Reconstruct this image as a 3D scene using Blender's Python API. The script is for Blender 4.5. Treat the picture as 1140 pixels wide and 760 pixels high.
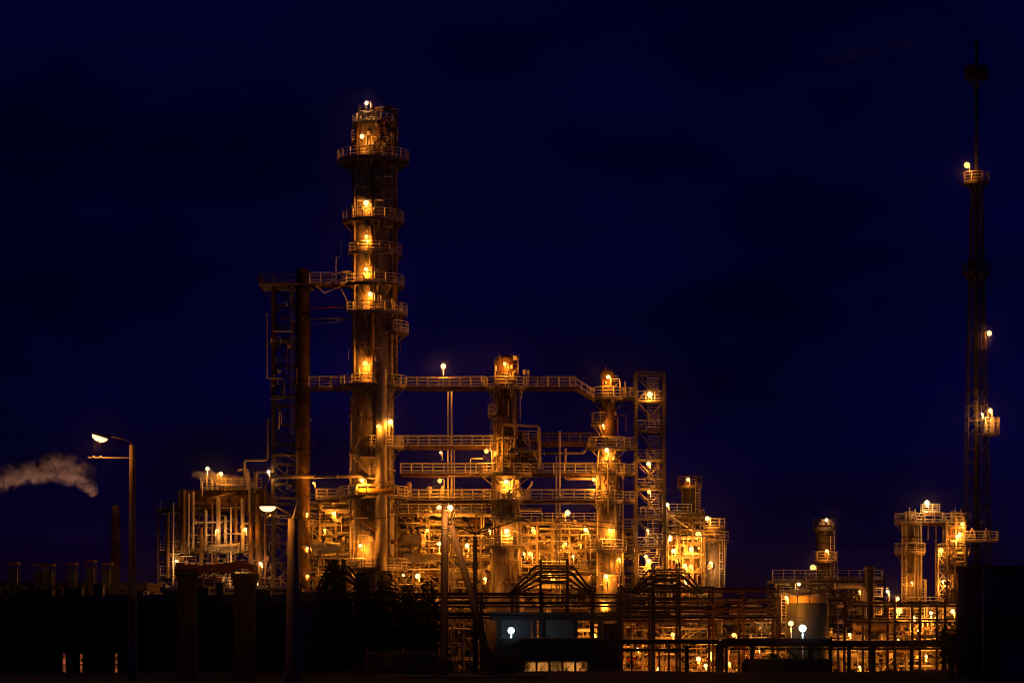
import bpy, math, random
from mathutils import Vector, Matrix, noise

# ------------------------------------------------------------------ camera
scene = bpy.context.scene
for o in list(bpy.data.objects):
    bpy.data.objects.remove(o)
COL = scene.collection
CAM_Z = 6.0            # photographer stands on a bank above the plant
FPX = 3000.0           # focal length in pixels of a 1140 px wide frame
HOR = 700.0            # row of the horizon
cam_d = bpy.data.cameras.new('camera')
cam = bpy.data.objects.new('camera', cam_d)
COL.objects.link(cam)
cam.location = (0, 0, CAM_Z)
cam.rotation_euler = (math.radians(90), 0, 0)
cam_d.sensor_width = 36
cam_d.lens = 36 * FPX / 1140
cam_d.shift_y = (HOR - 380) / 1140
cam_d.clip_start = 0.5
cam_d.clip_end = 9000
scene.camera = cam

# ------------------------------------------------------------------ night sky
world = bpy.data.worlds.new('World')
scene.world = world
world.use_nodes = True
wn, wl = world.node_tree.nodes, world.node_tree.links
wn.clear()
sky = wn.new('ShaderNodeTexSky')
sky.sky_type = 'NISHITA'
sky.sun_disc = False
sky.sun_elevation = math.radians(-1.0)
sky.sun_rotation = math.radians(90)
sky.ozone_density = 6.0
sky.air_density = 0.5
sky.dust_density = 0.0
mul = wn.new('ShaderNodeMix'); mul.data_type = 'RGBA'; mul.blend_type = 'MULTIPLY'
mul.inputs[0].default_value = 1.0
mul.inputs[7].default_value = (0.60, 0.07, 1.0, 1)       # deep blue-hour air
tc = wn.new('ShaderNodeTexCoord')
mp = wn.new('ShaderNodeMapping'); mp.inputs['Scale'].default_value = (3.2, 3.2, 9.0)
nz = wn.new('ShaderNodeTexNoise'); nz.inputs['Scale'].default_value = 2.2; nz.inputs['Detail'].default_value = 4
mr = wn.new('ShaderNodeMapRange')
mr.inputs[1].default_value = 0.32; mr.inputs[2].default_value = 0.68
mr.inputs[3].default_value = 0.42; mr.inputs[4].default_value = 1.3
mul2 = wn.new('ShaderNodeMix'); mul2.data_type = 'RGBA'; mul2.blend_type = 'MULTIPLY'
mul2.inputs[0].default_value = 1.0
bg = wn.new('ShaderNodeBackground'); bg.inputs['Strength'].default_value = 0.04
wo = wn.new('ShaderNodeOutputWorld')
wl.new(sky.outputs[0], mul.inputs[6])
wl.new(tc.outputs['Generated'], mp.inputs[0]); wl.new(mp.outputs[0], nz.inputs['Vector'])
wl.new(nz.outputs[0], mr.inputs[0])
wl.new(mul.outputs[2], mul2.inputs[6]); wl.new(mr.outputs[0], mul2.inputs[7])
wl.new(mul2.outputs[2], bg.inputs[0]); wl.new(bg.outputs[0], wo.inputs[0])

# the sun has set: only the lamps, one added smoke floodlight and the sky light this scene
scene.view_settings.view_transform = 'Standard'
scene.view_settings.look = 'None'
scene.view_settings.exposure = 0.0
scene.view_settings.gamma = 1.0
scene.view_settings.use_curve_mapping = False
scene.cycles.use_denoising = True
try:
    scene.cycles.denoiser = 'OPENIMAGEDENOISE'
    scene.cycles.denoising_input_passes = 'RGB_ALBEDO_NORMAL'
except Exception:
    pass
scene.cycles.sample_clamp_indirect = 3.0
scene.cycles.max_bounces = 4
scene.cycles.diffuse_bounces = 2
scene.cycles.glossy_bounces = 2
scene.cycles.volume_bounces = 0
scene.cycles.caustics_reflective = False
scene.cycles.caustics_refractive = False
scene.cycles.use_light_tree = True
scene.cycles.use_adaptive_sampling = False
scene.cycles.filter_width = 1.0

SODIUM = (1.0, 0.27, 0.017)
AMBERW = (1.0, 0.40, 0.09)
LEDW = (0.62, 0.86, 1.0)
PW = 3.4               # overall lamp power factor

# ------------------------------------------------------------------ materials
MATS = {}
def mat(name, c1, c2, rough=0.6, metal=0.0, scale=1.2, bump=0.15, bscale=9.0, stretch=(1, 1, 1), streak=0.0):
    m = bpy.data.materials.new(name); m.use_nodes = True
    n, l = m.node_tree.nodes, m.node_tree.links
    b = n['Principled BSDF']
    t = n.new('ShaderNodeTexCoord'); mp_ = n.new('ShaderNodeMapping'); mp_.inputs['Scale'].default_value = stretch
    g = n.new('ShaderNodeNewGeometry')
    l.new(g.outputs['Position'], mp_.inputs[0])
    a = n.new('ShaderNodeTexNoise'); a.inputs['Scale'].default_value = scale; a.inputs['Detail'].default_value = 7
    a.inputs['Roughness'].default_value = 0.65
    l.new(mp_.outputs[0], a.inputs['Vector'])
    r = n.new('ShaderNodeValToRGB')
    r.color_ramp.elements[0].position = 0.32; r.color_ramp.elements[1].position = 0.68
    r.color_ramp.elements[0].color = (*c1, 1); r.color_ramp.elements[1].color = (*c2, 1)
    l.new(a.outputs[0], r.inputs[0])
    out = r.outputs[0]
    if streak > 0:
        mp2 = n.new('ShaderNodeMapping'); mp2.inputs['Scale'].default_value = (2.2, 2.2, 0.4)
        l.new(g.outputs['Position'], mp2.inputs[0])
        s = n.new('ShaderNodeTexNoise'); s.inputs['Scale'].default_value = 1.4; s.inputs['Detail'].default_value = 5
        l.new(mp2.outputs[0], s.inputs['Vector'])
        sr = n.new('ShaderNodeMapRange'); sr.inputs[1].default_value = 0.42; sr.inputs[2].default_value = 0.62
        sr.inputs[3].default_value = 0; sr.inputs[4].default_value = streak
        l.new(s.outputs[0], sr.inputs[0])
        mx = n.new('ShaderNodeMix'); mx.data_type = 'RGBA'
        mx.inputs[7].default_value = (c1[0] * .45, c1[1] * .32, c1[2] * .25, 1)
        l.new(sr.outputs[0], mx.inputs[0]); l.new(out, mx.inputs[6]); out = mx.outputs[2]
    l.new(out, b.inputs['Base Color'])
    b.inputs['Roughness'].default_value = rough
    b.inputs['Metallic'].default_value = metal
    if bump:
        a2 = n.new('ShaderNodeTexNoise'); a2.inputs['Scale'].default_value = bscale; a2.inputs['Detail'].default_value = 4
        l.new(mp_.outputs[0], a2.inputs['Vector'])
        bp = n.new('ShaderNodeBump'); bp.inputs['Strength'].default_value = bump; bp.inputs['Distance'].default_value = 0.05
        l.new(a2.outputs[0], bp.inputs['Height']); l.new(bp.outputs[0], b.inputs['Normal'])
    MATS[name] = m
    return m
mat('cladding', (.23, .20, .175), (.47, .435, .395), .55, .12, 1.1, .3, 3.5, streak=.5)
mat('cladding_pipe', (.34, .32, .30), (.60, .57, .53), .5, .15, 1.6, .2, 4, streak=.3)
mat('brown_paint', (.14, .085, .055), (.26, .165, .11), .55, .1, .6, .2, 3, streak=.6)
mat('steel', (.12, .105, .09), (.26, .235, .205), .55, .2, 1.1, .2)
mat('steel_dark', (.05, .045, .042), (.10, .09, .08), .6, .2, 1.1, .2)
mat('brown_dark', (.075, .045, .03), (.15, .09, .06), .6, .1, .8, .25, 3, streak=.6)
mat('steel_mid', (.09, .08, .07), (.17, .155, .14), .6, .2, 1.1, .2)
mat('galvanised', (.56, .55, .53), (.78, .76, .73), .5, .1, 2.0, .1)
mat('rust', (.14, .055, .03), (.30, .13, .07), .8, 0, 1.5, .3)
mat('grating', (.16, .15, .14), (.28, .26, .24), .6, .3, 2, .2)
mat('grey_paint', (.28, .30, .31), (.42, .44, .44), .5, 0, 1, .1)
mat('green_paint', (.05, .07, .05), (.09, .11, .08), .55, 0, .5, .15, streak=.5)
mat('yellow_paint', (.55, .36, .06), (.70, .48, .10), .5, 0, 1.4, .1)
mat('red_paint', (.42, .05, .03), (.55, .09, .05), .5, 0, 1.4, .1)
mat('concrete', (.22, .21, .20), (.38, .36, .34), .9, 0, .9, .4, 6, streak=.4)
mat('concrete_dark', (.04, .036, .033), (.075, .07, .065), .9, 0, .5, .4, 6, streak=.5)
mat('wood', (.13, .085, .055), (.26, .17, .11), .85, 0, 3, .6, 8, (6, 6, .6))
mat('brick_wall', (.10, .07, .06), (.16, .11, .09), .9, 0, .8, .4, 5)
mat('blue_wall', (.16, .21, .25), (.26, .32, .36), .8, 0, .5, .2)
mat('white_wall', (.5, .48, .46), (.66, .64, .61), .85, 0, .5, .2, streak=.3)
mat('roofing', (.05, .05, .055), (.09, .09, .09), .85, 0, .6, .3)
mat('ground_soil', (.045, .035, .026), (.10, .078, .055), .95, 0, .25, .6, 2)
mat('asphalt', (.04, .04, .04), (.06, .058, .055), .9, 0, .3, .4, 3)
mat('needles', (.018, .035, .014), (.05, .075, .028), .8, 0, 2, 0)
mat('leaves', (.03, .045, .016), (.075, .085, .03), .75, 0, 2, 0)
mat('bark', (.06, .045, .035), (.13, .10, .075), .9, 0, 3, .5, 8)
mat('twig', (.12, .07, .045), (.24, .15, .09), .85, 0, 4, .3)
mat('wire', (.25, .24, .23), (.4, .38, .36), .5, .5, 4, 0)
mat('cable_black', (.02, .02, .02), (.04, .04, .04), .6, 0, 2, 0)
mat('ceramic', (.55, .5, .45), (.7, .66, .6), .25, 0, 3, 0)
mat('brick_chimney', (.26, .13, .09), (.40, .22, .15), .9, 0, .6, .3, 4)

def emit(name, col, st):
    m = bpy.data.materials.new(name); m.use_nodes = True
    n, l = m.node_tree.nodes, m.node_tree.links
    n.clear()
    e = n.new('ShaderNodeEmission'); e.inputs[0].default_value = (*col, 1); e.inputs[1].default_value = st
    o = n.new('ShaderNodeOutputMaterial'); l.new(e.outputs[0], o.inputs[0])
    m.cycles.emission_sampling = 'NONE'
    MATS[name] = m
emit('bulb_sodium', (1, .56, .17), 4.0)
emit('bulb_old', (1, .46, .10), 2.8)
emit('bulb_warm', (1, .64, .28), 3.6)
emit('bulb_led', (.72, .92, 1), 6.0)
emit('bulb_small', (1, .55, .22), 2.6)

def mat_lit_pane(name, col, lo, hi, sc):
    """a window with the uneven light of the hall behind it"""
    m = bpy.data.materials.new(name); m.use_nodes = True
    n, l = m.node_tree.nodes, m.node_tree.links
    n.clear()
    g = n.new('ShaderNodeNewGeometry')
    t = n.new('ShaderNodeTexNoise'); t.inputs['Scale'].default_value = sc; t.inputs['Detail'].default_value = 3
    l.new(g.outputs['Position'], t.inputs['Vector'])
    r = n.new('ShaderNodeMapRange'); r.inputs[1].default_value = .35; r.inputs[2].default_value = .7
    r.inputs[3].default_value = lo; r.inputs[4].default_value = hi
    l.new(t.outputs[0], r.inputs[0])
    e = n.new('ShaderNodeEmission'); e.inputs[0].default_value = (*col, 1)
    l.new(r.outputs[0], e.inputs[1])
    gl = n.new('ShaderNodeBsdfGlossy'); gl.inputs[0].default_value = (.05, .05, .05, 1); gl.inputs['Roughness'].default_value = .1
    ad = n.new('ShaderNodeAddShader'); l.new(e.outputs[0], ad.inputs[0]); l.new(gl.outputs[0], ad.inputs[1])
    o = n.new('ShaderNodeOutputMaterial'); l.new(ad.outputs[0], o.inputs[0])
    m.cycles.emission_sampling = 'NONE'
    MATS[name] = m
mat_lit_pane('pane_amber', (1, .45, .07), .25, 1.1, .9)
mat_lit_pane('pane_red', (1, .22, .07), .02, .35, 3.0)
def mat_dark_glass():
    m = bpy.data.materials.new('dark_glass'); m.use_nodes = True
    b = m.node_tree.nodes['Principled BSDF']
    b.inputs['Base Color'].default_value = (.02, .022, .025, 1); b.inputs['Roughness'].default_value = .12
    MATS['dark_glass'] = m
mat_dark_glass()
def mat_clear_glass():
    m = bpy.data.materials.new('clear_glass'); m.use_nodes = True
    n, l = m.node_tree.nodes, m.node_tree.links
    n.clear()
    t = n.new('ShaderNodeBsdfTransparent'); t.inputs[0].default_value = (.86, .84, .78, 1)
    g = n.new('ShaderNodeBsdfGlossy'); g.inputs['Roughness'].default_value = .08
    x = n.new('ShaderNodeMixShader'); x.inputs[0].default_value = .06
    o = n.new('ShaderNodeOutputMaterial'); l.new(t.outputs[0], x.inputs[1]); l.new(g.outputs[0], x.inputs[2]); l.new(x.outputs[0], o.inputs[0])
    MATS['clear_glass'] = m
mat_clear_glass()

# ------------------------------------------------------------------ mesh helpers
# many thin pieces, a pixel or two wide each: joined
STUFF = {'railing', 'bracing', 'bracket', 'cross_beam', 'cladding_band', 'ladder', 'branches', 'loose_lagging', 'grille', 'handrail', 'coil', 'foliage', 'crown', 'weld_band', 'helical_fin', 'level_beam', 'tread', 'stringer'}
class MB:
    def __init__(self):
        self.v = []; self.f = []; self.s = []
    def add(self, vs, fs, smooth=False):
        b = len(self.v)
        self.v.extend([tuple(p) for p in vs])
        for f in fs:
            self.f.append([i + b for i in f]); self.s.append(smooth)
        return self
    def box(self, c, sx, sy, sz):
        c = Vector(c); hx, hy, hz = sx / 2, sy / 2, sz / 2
        vs = [c + Vector((x * hx, y * hy, z * hz)) for z in (-1, 1) for y in (-1, 1) for x in (-1, 1)]
        return self.add(vs, [(0, 2, 3, 1), (4, 5, 7, 6), (0, 1, 5, 4), (2, 6, 7, 3), (0, 4, 6, 2), (1, 3, 7, 5)])
    def bb(self, x0, x1, y0, y1, z0, z1):
        return self.box(((x0 + x1) / 2, (y0 + y1) / 2, (z0 + z1) / 2), abs(x1 - x0), abs(y1 - y0), abs(z1 - z0))
    def bar(self, p, q, w, h=None, dia=False):
        p = Vector(p); q = Vector(q); h = h or w
        d = q - p
        if d.length < 1e-6: return self
        d.normalize()
        up = Vector((0, 0, 1)) if abs(d.z) < .95 else Vector((0, 1, 0))
        a = d.cross(up).normalized() * w / 2
        b = a.cross(d).normalized() * h / 2
        if dia: a, b = (a + b) * .75, (b - a) * .75
        vs = [p - a - b, p + a - b, p + a + b, p - a + b, q - a - b, q + a - b, q + a + b, q - a + b]
        return self.add(vs, [(3, 2, 1, 0), (4, 5, 6, 7), (0, 1, 5, 4), (1, 2, 6, 5), (2, 3, 7, 6), (3, 0, 4, 7)])
    def ibeam(self, p, q, h, w=None):
        """three plates: flange, web, flange"""
        p = Vector(p); q = Vector(q); w = w or h * .7
        if abs((q - p).normalized().z) > .9:
            a = Vector((0, h * .45, 0))
        else:
            a = Vector((0, 0, h * .45))
        self.bar(p - a, q - a, w, h * .1) if a.z else self.bar(p - a, q - a, w, h * .1)
        self.bar(p + a, q + a, w, h * .1)
        self.bar(p, q, w * .14, h * .8)
        return self
    def tube(self, pts, r, n=8, caps=True, r1=None):
        pts = [Vector(p) for p in pts]
        k = len(pts)
        if k < 2: return self
        t0 = (pts[1] - pts[0]).normalized()
        up = Vector((0, 0, 1)) if abs(t0.z) < .9 else Vector((0, 1, 0))
        a = t0.cross(up).normalized()
        b0 = len(self.v)
        for i, p in enumerate(pts):
            if i == 0: t = t0
            elif i == k - 1: t = (pts[-1] - pts[-2]).normalized()
            else:
                t = (pts[i + 1] - pts[i]).normalized() + (pts[i] - pts[i - 1]).normalized()
                t = t.normalized() if t.length > 1e-6 else (pts[i + 1] - pts[i]).normalized()
            a = (a - t * a.dot(t))
            a = a.normalized() if a.length > 1e-6 else t.orthogonal().normalized()
            b = t.cross(a)
            rr = r if r1 is None else r + (r1 - r) * i / (k - 1)
            for j in range(n):
                an = 2 * math.pi * j / n
                self.v.append(tuple(p + a * (math.cos(an) * rr) + b * (math.sin(an) * rr)))
        for i in range(k - 1):
            for j in range(n):
                j2 = (j + 1) % n
                self.f.append([b0 + i * n + j, b0 + i * n + j2, b0 + (i + 1) * n + j2, b0 + (i + 1) * n + j]); self.s.append(True)
        if caps:
            self.f.append([b0 + j for j in range(n)][::-1]); self.s.append(False)
            self.f.append([b0 + (k - 1) * n + j for j in range(n)]); self.s.append(False)
        return self
    def pipe(self, pts, r, n=8, bend=None):
        """a tube with rounded elbows and flange collars at its ends"""
        pts = [Vector(p) for p in pts]
        bend = bend or r * 2.2
        out = [pts[0]]
        for i in range(1, len(pts) - 1):
            p, c, q = pts[i - 1], pts[i], pts[i + 1]
            d1 = (p - c); d2 = (q - c)
            m = min(bend, d1.length * .49, d2.length * .49)
            A = c + d1.normalized() * m; B = c + d2.normalized() * m
            for s in range(5):
                u = s / 4
                out.append(A * (1 - u) ** 2 + c * 2 * u * (1 - u) + B * u * u)
        out.append(pts[-1])
        return self.tube(out, r, n)
    def cyl(self, p, q, r, n=12, r1=None):
        return self.tube([p, q], r, n, True, r1)
    def flange(self, p, d, r):
        p = Vector(p); d = Vector(d).normalized()
        return self.tube([p - d * r * .18, p + d * r * .18], r * 1.5, 10)
    def lathe(self, c, prof, n=32, closed=True):
        c = Vector(c); b0 = len(self.v); k = len(prof)
        for (r, z) in prof:
            for j in range(n):
                an = 2 * math.pi * j / n
                self.v.append((c.x + math.cos(an) * r, c.y + math.sin(an) * r, z))
        for i in range(k - 1):
            for j in range(n):
                j2 = (j + 1) % n
                self.f.append([b0 + i * n + j, b0 + i * n + j2, b0 + (i + 1) * n + j2, b0 + (i + 1) * n + j]); self.s.append(True)
        if closed:
            self.f.append([b0 + j for j in range(n)][::-1]); self.s.append(False)
            self.f.append([b0 + (k - 1) * n + j for j in range(n)]); self.s.append(False)
        return self
    def hlathe(self, c, prof, n=20):
        """solid of revolution about the X axis; prof is (x offset, radius)"""
        c = Vector(c); b0 = len(self.v); k = len(prof)
        for (x, r) in prof:
            for j in range(n):
                an = 2 * math.pi * j / n
                self.v.append((c.x + x, c.y + math.cos(an) * r, c.z + math.sin(an) * r))
        for i in range(k - 1):
            for j in range(n):
                j2 = (j + 1) % n
                self.f.append([b0 + i * n + j, b0 + (i + 1) * n + j, b0 + (i + 1) * n + j2, b0 + i * n + j2]); self.s.append(True)
        self.f.append([b0 + j for j in range(n)]); self.s.append(False)
        self.f.append([b0 + (k - 1) * n + j for j in range(n)][::-1]); self.s.append(False)
        return self
    def ball(self, c, r, n=10, m=6, z0=-1.0, z1=1.0, sx=1, sy=1, sz=1):
        c = Vector(c); b0 = len(self.v)
        for i in range(m + 1):
            zz = z0 + (z1 - z0) * i / m
            zz = max(-.999, min(.999, math.sin(zz * math.pi / 2)))
            rr = math.sqrt(1 - zz * zz) * r
            for j in range(n):
                an = 2 * math.pi * j / n
                self.v.append((c.x + math.cos(an) * rr * sx, c.y + math.sin(an) * rr * sy, c.z + zz * r * sz))
        for i in range(m):
            for j in range(n):
                j2 = (j + 1) % n
                self.f.append([b0 + i * n + j, b0 + i * n + j2, b0 + (i + 1) * n + j2, b0 + (i + 1) * n + j]); self.s.append(True)
        self.f.append([b0 + j for j in range(n)][::-1]); self.s.append(False)
        self.f.append([b0 + m * n + j for j in range(n)]); self.s.append(False)
        return self
    def ring(self, c, r0, r1, z0, z1, a0, a1):
        """annular slab between angles (degrees)"""
        c = Vector(c)
        n = max(3, int(abs(a1 - a0) / 10))
        b0 = len(self.v)
        for i in range(n + 1):
            an = math.radians(a0 + (a1 - a0) * i / n); x, y = math.cos(an), math.sin(an)
            for (r, z) in ((r0, z0), (r1, z0), (r1, z1), (r0, z1)):
                self.v.append((c.x + x * r, c.y + y * r, z))
        for i in range(n):
            p = b0 + i * 4; q = p + 4
            for e in range(4):
                e2 = (e + 1) % 4
                self.f.append([p + e, p + e2, q + e2, q + e]); self.s.append(False)
        if abs(abs(a1 - a0) - 360) > .1:
            self.f.append([b0, b0 + 1, b0 + 2, b0 + 3][::-1]); self.s.append(False)
            self.f.append([b0 + n * 4 + i for i in range(4)]); self.s.append(False)
        return self
    def rail(self, pts, h=1.1, step=1.25, t=.08, toe=True, mid=2):
        pts = [Vector(p) for p in pts]
        Z = Vector((0, 0, 1))
        for lev in [h * (j + 1) / (mid + 1) for j in range(mid)] + [h]:
            for a, b in zip(pts, pts[1:]):
                self.bar(a + Z * lev, b + Z * lev, t if lev == h else t * .75, None, True)
        if toe:
            for a, b in zip(pts, pts[1:]):
                self.bar(a + Z * .08, b + Z * .08, .02, .12)
        acc = 0.0; nxt = 0.0
        for a, b in zip(pts, pts[1:]):
            L = (b - a).length
            while nxt <= acc + L + 1e-4:
                p = a + (b - a) * ((nxt - acc) / L if L else 0)
                self.bar(p, p + Z * h, t * 1.1, None, True)
                nxt += step
            acc += L
        self.bar(pts[-1], pts[-1] + Z * h, t)
        return self
    def build(self, name, material, parent=None, stuff=False):
        off = Vector((0, 0, 0))
        if parent is not None:
            q = parent
            while q.parent is not None: q = q.parent
            off = q.location
        me = bpy.data.meshes.new(name)
        me.from_pydata([(x - off[0], y - off[1], z - off[2]) for x, y, z in self.v], [], self.f)
        me.polygons.foreach_set('use_smooth', self.s)
        me.materials.append(MATS[material]); me.update()
        o = bpy.data.objects.new(name, me); COL.objects.link(o)
        o.parent = parent
        if stuff or (parent is not None and name in STUFF): o['kind'] = 'stuff'
        return o

def thing(name, label, cat, loc, group=None):
    o = bpy.data.objects.new(name, None); COL.objects.link(o)
    o.empty_display_size = .2
    o.location = loc
    o['label'] = label; o['category'] = cat; o['kind'] = 'thing'
    if group: o['group'] = group
    return o
def tag(o, label, cat, group=None, kind='thing'):
    o['label'] = label; o['category'] = cat; o['kind'] = kind
    if group: o['group'] = group
    return o

class S:
    """the plane of the plant at one distance: frame columns/rows to metres"""
    def __init__(self, D):
        self.D = D; self.k = D / FPX
    def x(self, px): return (px - 570) * self.k
    def z(self, py): return CAM_Z + (HOR - py) * self.k
    def p(self, px, py, d=0.0): return Vector((self.x(px), self.D + d, self.z(py)))
R = random.Random(7)

# ------------------------------------------------------------------ ground
def ground():
    m = MB()
    ys = [-150, -20, 30, 60, 80, 95, 105, 112, 118, 126, 134, 142, 150, 165, 185, 220, 260, 300, 340, 420, 600, 1200, 5000]
    xs = [-3500, -600, -200] + [-120 + 6 * i for i in range(41)] + [200, 600, 3500]
    for y in ys:
        for x in xs:
            if y < 118: z = 4.15
            elif y < 150: t = (y - 118) / 32; z = 4.15 * (1 - t * t * (3 - 2 * t))
            else: z = 0
            if y < 160 and abs(x) < 130: z += .14 * noise.noise(Vector((x * .13, y * .17, 3)))
            m.v.append((x, y, z))
    n = len(xs)
    for i in range(len(ys) - 1):
        for j in range(n - 1):
            m.f.append([i * n + j, i * n + j + 1, (i + 1) * n + j + 1, (i + 1) * n + j]); m.s.append(True)
    o = m.build('ground', 'ground_soil'); o['kind'] = 'structure'
    o['label'] = 'dark bare ground sloping down from the bank to the plant'
    m = MB(); m.bb(-70, 80, 268, 345, .004, .012)
    o = m.build('plant_pavement', 'asphalt'); o['kind'] = 'structure'
    o['label'] = 'dark paved yard under the process plant'
ground()

# ------------------------------------------------------------------ lamps
N_L = [0]
def lamp(x, y, D, label, power=150, base=None, dx=6, r=.25, kind='s', group='sodium lamps of the plant', name='plant_lamp', mastr=.045):
    s = S(D); k = s.k
    base = y + 13 if base is None else base
    c = s.p(x, y); foot = s.p(x + dx, base)
    root = thing(name, label, 'lamp', foot, group)
    m = MB()
    top = Vector((foot.x, foot.y, c.z + r * .75))
    if abs(dx) > .5:
        m.pipe([foot, top, Vector((c.x, c.y, c.z + r * .75))], mastr, 6, .2)
    else:
        m.cyl(foot, Vector((foot.x, foot.y, c.z)), mastr, 6)
    m.box(foot + Vector((0, 0, .03)), .2, .2, .06)
    m.build('mast', 'galvanised', root)
    h = MB(); h.ball(c + Vector((0, 0, r * .06)), r * 1.08, 12, 3, .62, 1.0); h.cyl(c + Vector((0, 0, r * 1.1)), c + Vector((0, 0, r * 1.5)), r * .3, 8)
    h.build('hood', 'grey_paint', root)
    r *= (.82, 1.0, 1.15, .92)[N_L[0] % 4]
    g = MB(); g.ball(c, r, 12, 8)
    g.build('globe', {'s': 'bulb_sodium' if N_L[0] % 3 else 'bulb_old', 'w': 'bulb_warm', 'l': 'bulb_led', 'm': 'bulb_small'}[kind], root)
    if power:
        d = bpy.data.lights.new('lamp_light', 'POINT')
        d.energy = power * PW; d.color = {'s': SODIUM, 'w': AMBERW, 'l': LEDW, 'm': SODIUM}[kind]
        d.shadow_soft_size = .12
        lo = bpy.data.objects.new('lamp_light', d); COL.objects.link(lo)
        lo.parent = root; lo.location = c + Vector((0, 0, -r - .16)) - foot
    N_L[0] += 1
    return root

# ------------------------------------------------------------------ column parts
def platform(root, c, z, r_in, r_out, a0=0, a1=360, brackets=6, mat_d='grating', rail_h=1.1, rail_m='galvanised'):
    m = MB(); m.ring(c, r_in, r_out, z - .08, z, a0, a1)
    m.ring(c, r_out - .03, r_out + .03, z - .28, z + .02, a0, a1)
    pl = m.build('platform', mat_d, root)
    n = max(3, int(abs(a1 - a0) / 12))
    pts = [Vector((c.x + math.cos(math.radians(a0 + (a1 - a0) * i / n)) * r_out,
                   c.y + math.sin(math.radians(a0 + (a1 - a0) * i / n)) * r_out, z)) for i in range(n + 1)]
    if abs(a1 - a0) < 359:
        inn = lambda a: Vector((c.x + math.cos(math.radians(a)) * (r_in + .1), c.y + math.sin(math.radians(a)) * (r_in + .1), z))
        pts = [inn(a0)] + pts + [inn(a1)]
    MB().rail(pts, rail_h).build('railing', rail_m, pl)
    b = MB()
    for i in range(brackets):
        an = math.radians(a0 + (a1 - a0) * (i + .5) / brackets)
        dv = Vector((math.cos(an), math.sin(an), 0))
        b.bar(c + dv * (r_in - .05) + Vector((0, 0, z - .2)) - Vector((0, 0, c.z)), c + dv * r_out + Vector((0, 0, z - .2)) - Vector((0, 0, c.z)), .12, .2)
        b.bar(c + dv * (r_in - .05) + Vector((0, 0, z - 1.5)) - Vector((0, 0, c.z)), c + dv * (r_out - .2) + Vector((0, 0, z - .28)) - Vector((0, 0, c.z)), .1, .1)
    b.build('bracket', 'steel', pl)
    return pl
def ladder(root, p0, z0, z1, cage=True, out=Vector((0, -1, 0))):
    m = MB(); w = .26
    side = Vector((0, 0, 1)).cross(out).normalized()
    for s in (-1, 1):
        a = Vector((p0.x, p0.y, z0)) + side * w * s
        m.bar(a, a + Vector((0, 0, z1 - z0)), .06)
    z = z0
    while z < z1:
        a = Vector((p0.x, p0.y, z))
        m.bar(a - side * w, a + side * w, .035); z += .33
    if cage:
        z = z0 + 2.2
        while z < z1 + .9:
            a = Vector((p0.x, p0.y, z))
            pts = [a + side * (.38 * math.cos(t)) + out * (.75 * math.sin(t)) for t in [math.pi * i / 6 for i in range(7)]]
            m.tube(pts, .025, 4); z += .9
        for t in (math.pi * .25, math.pi * .5, math.pi * .75):
            a = Vector((p0.x, p0.y, z0 + 2.2)) + side * (.38 * math.cos(t)) + out * (.75 * math.sin(t))
            m.bar(a, a + Vector((0, 0, z1 - z0 - 1.6)), .04)
    return m.build('ladder', 'galvanised', root)
def nozzle(root, c, r_shell, z, ang, r=.28, L=.5, m_='steel'):
    an = math.radians(ang); d = Vector((math.cos(an), math.sin(an), 0))
    p = Vector((c.x, c.y, z)) + d * (r_shell - .05)
    m = MB(); m.cyl(p, p + d * L, r, 12); m.cyl(p + d * L, p + d * (L + .12), r * 1.45, 14)
    m.cyl(p + d * (L + .12), p + d * (L + .17), r * 1.3, 14)
    return m.build('manway', m_, root)
def bands(root, c, prof_r, z0, z1, step, m_='cladding'):
    m = MB(); z = z0
    while z < z1:
        r = prof_r(z); m.ring(c, r - .02, r + .03, z - .04, z + .04, 0, 360); z += step
    return m.build('cladding_band', m_, root)
def px_pipe(root, s, pts, rpx, d=0, m_='cladding_pipe', name='pipe', n=9, bend=None):
    """pts: (px, py[, depth offset])"""
    P = [s.p(q[0], q[1], q[2] if len(q) > 2 else d) for q in pts]
    m = MB(); r = rpx * s.k
    m.pipe(P, r, n, bend)
    m.flange(P[0], P[1] - P[0], r); m.flange(P[-1], P[-1] - P[-2], r)
    for a, b in zip(P, P[1:]):
        if (b - a).length > 5:
            q = a.lerp(b, .5); m.flange(q, b - a, r * .85)
    return m.build(name, m_, root)

def lathe_px(s, prof):
    return [(r * s.k, s.z(y)) for (y, r) in prof]

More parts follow.
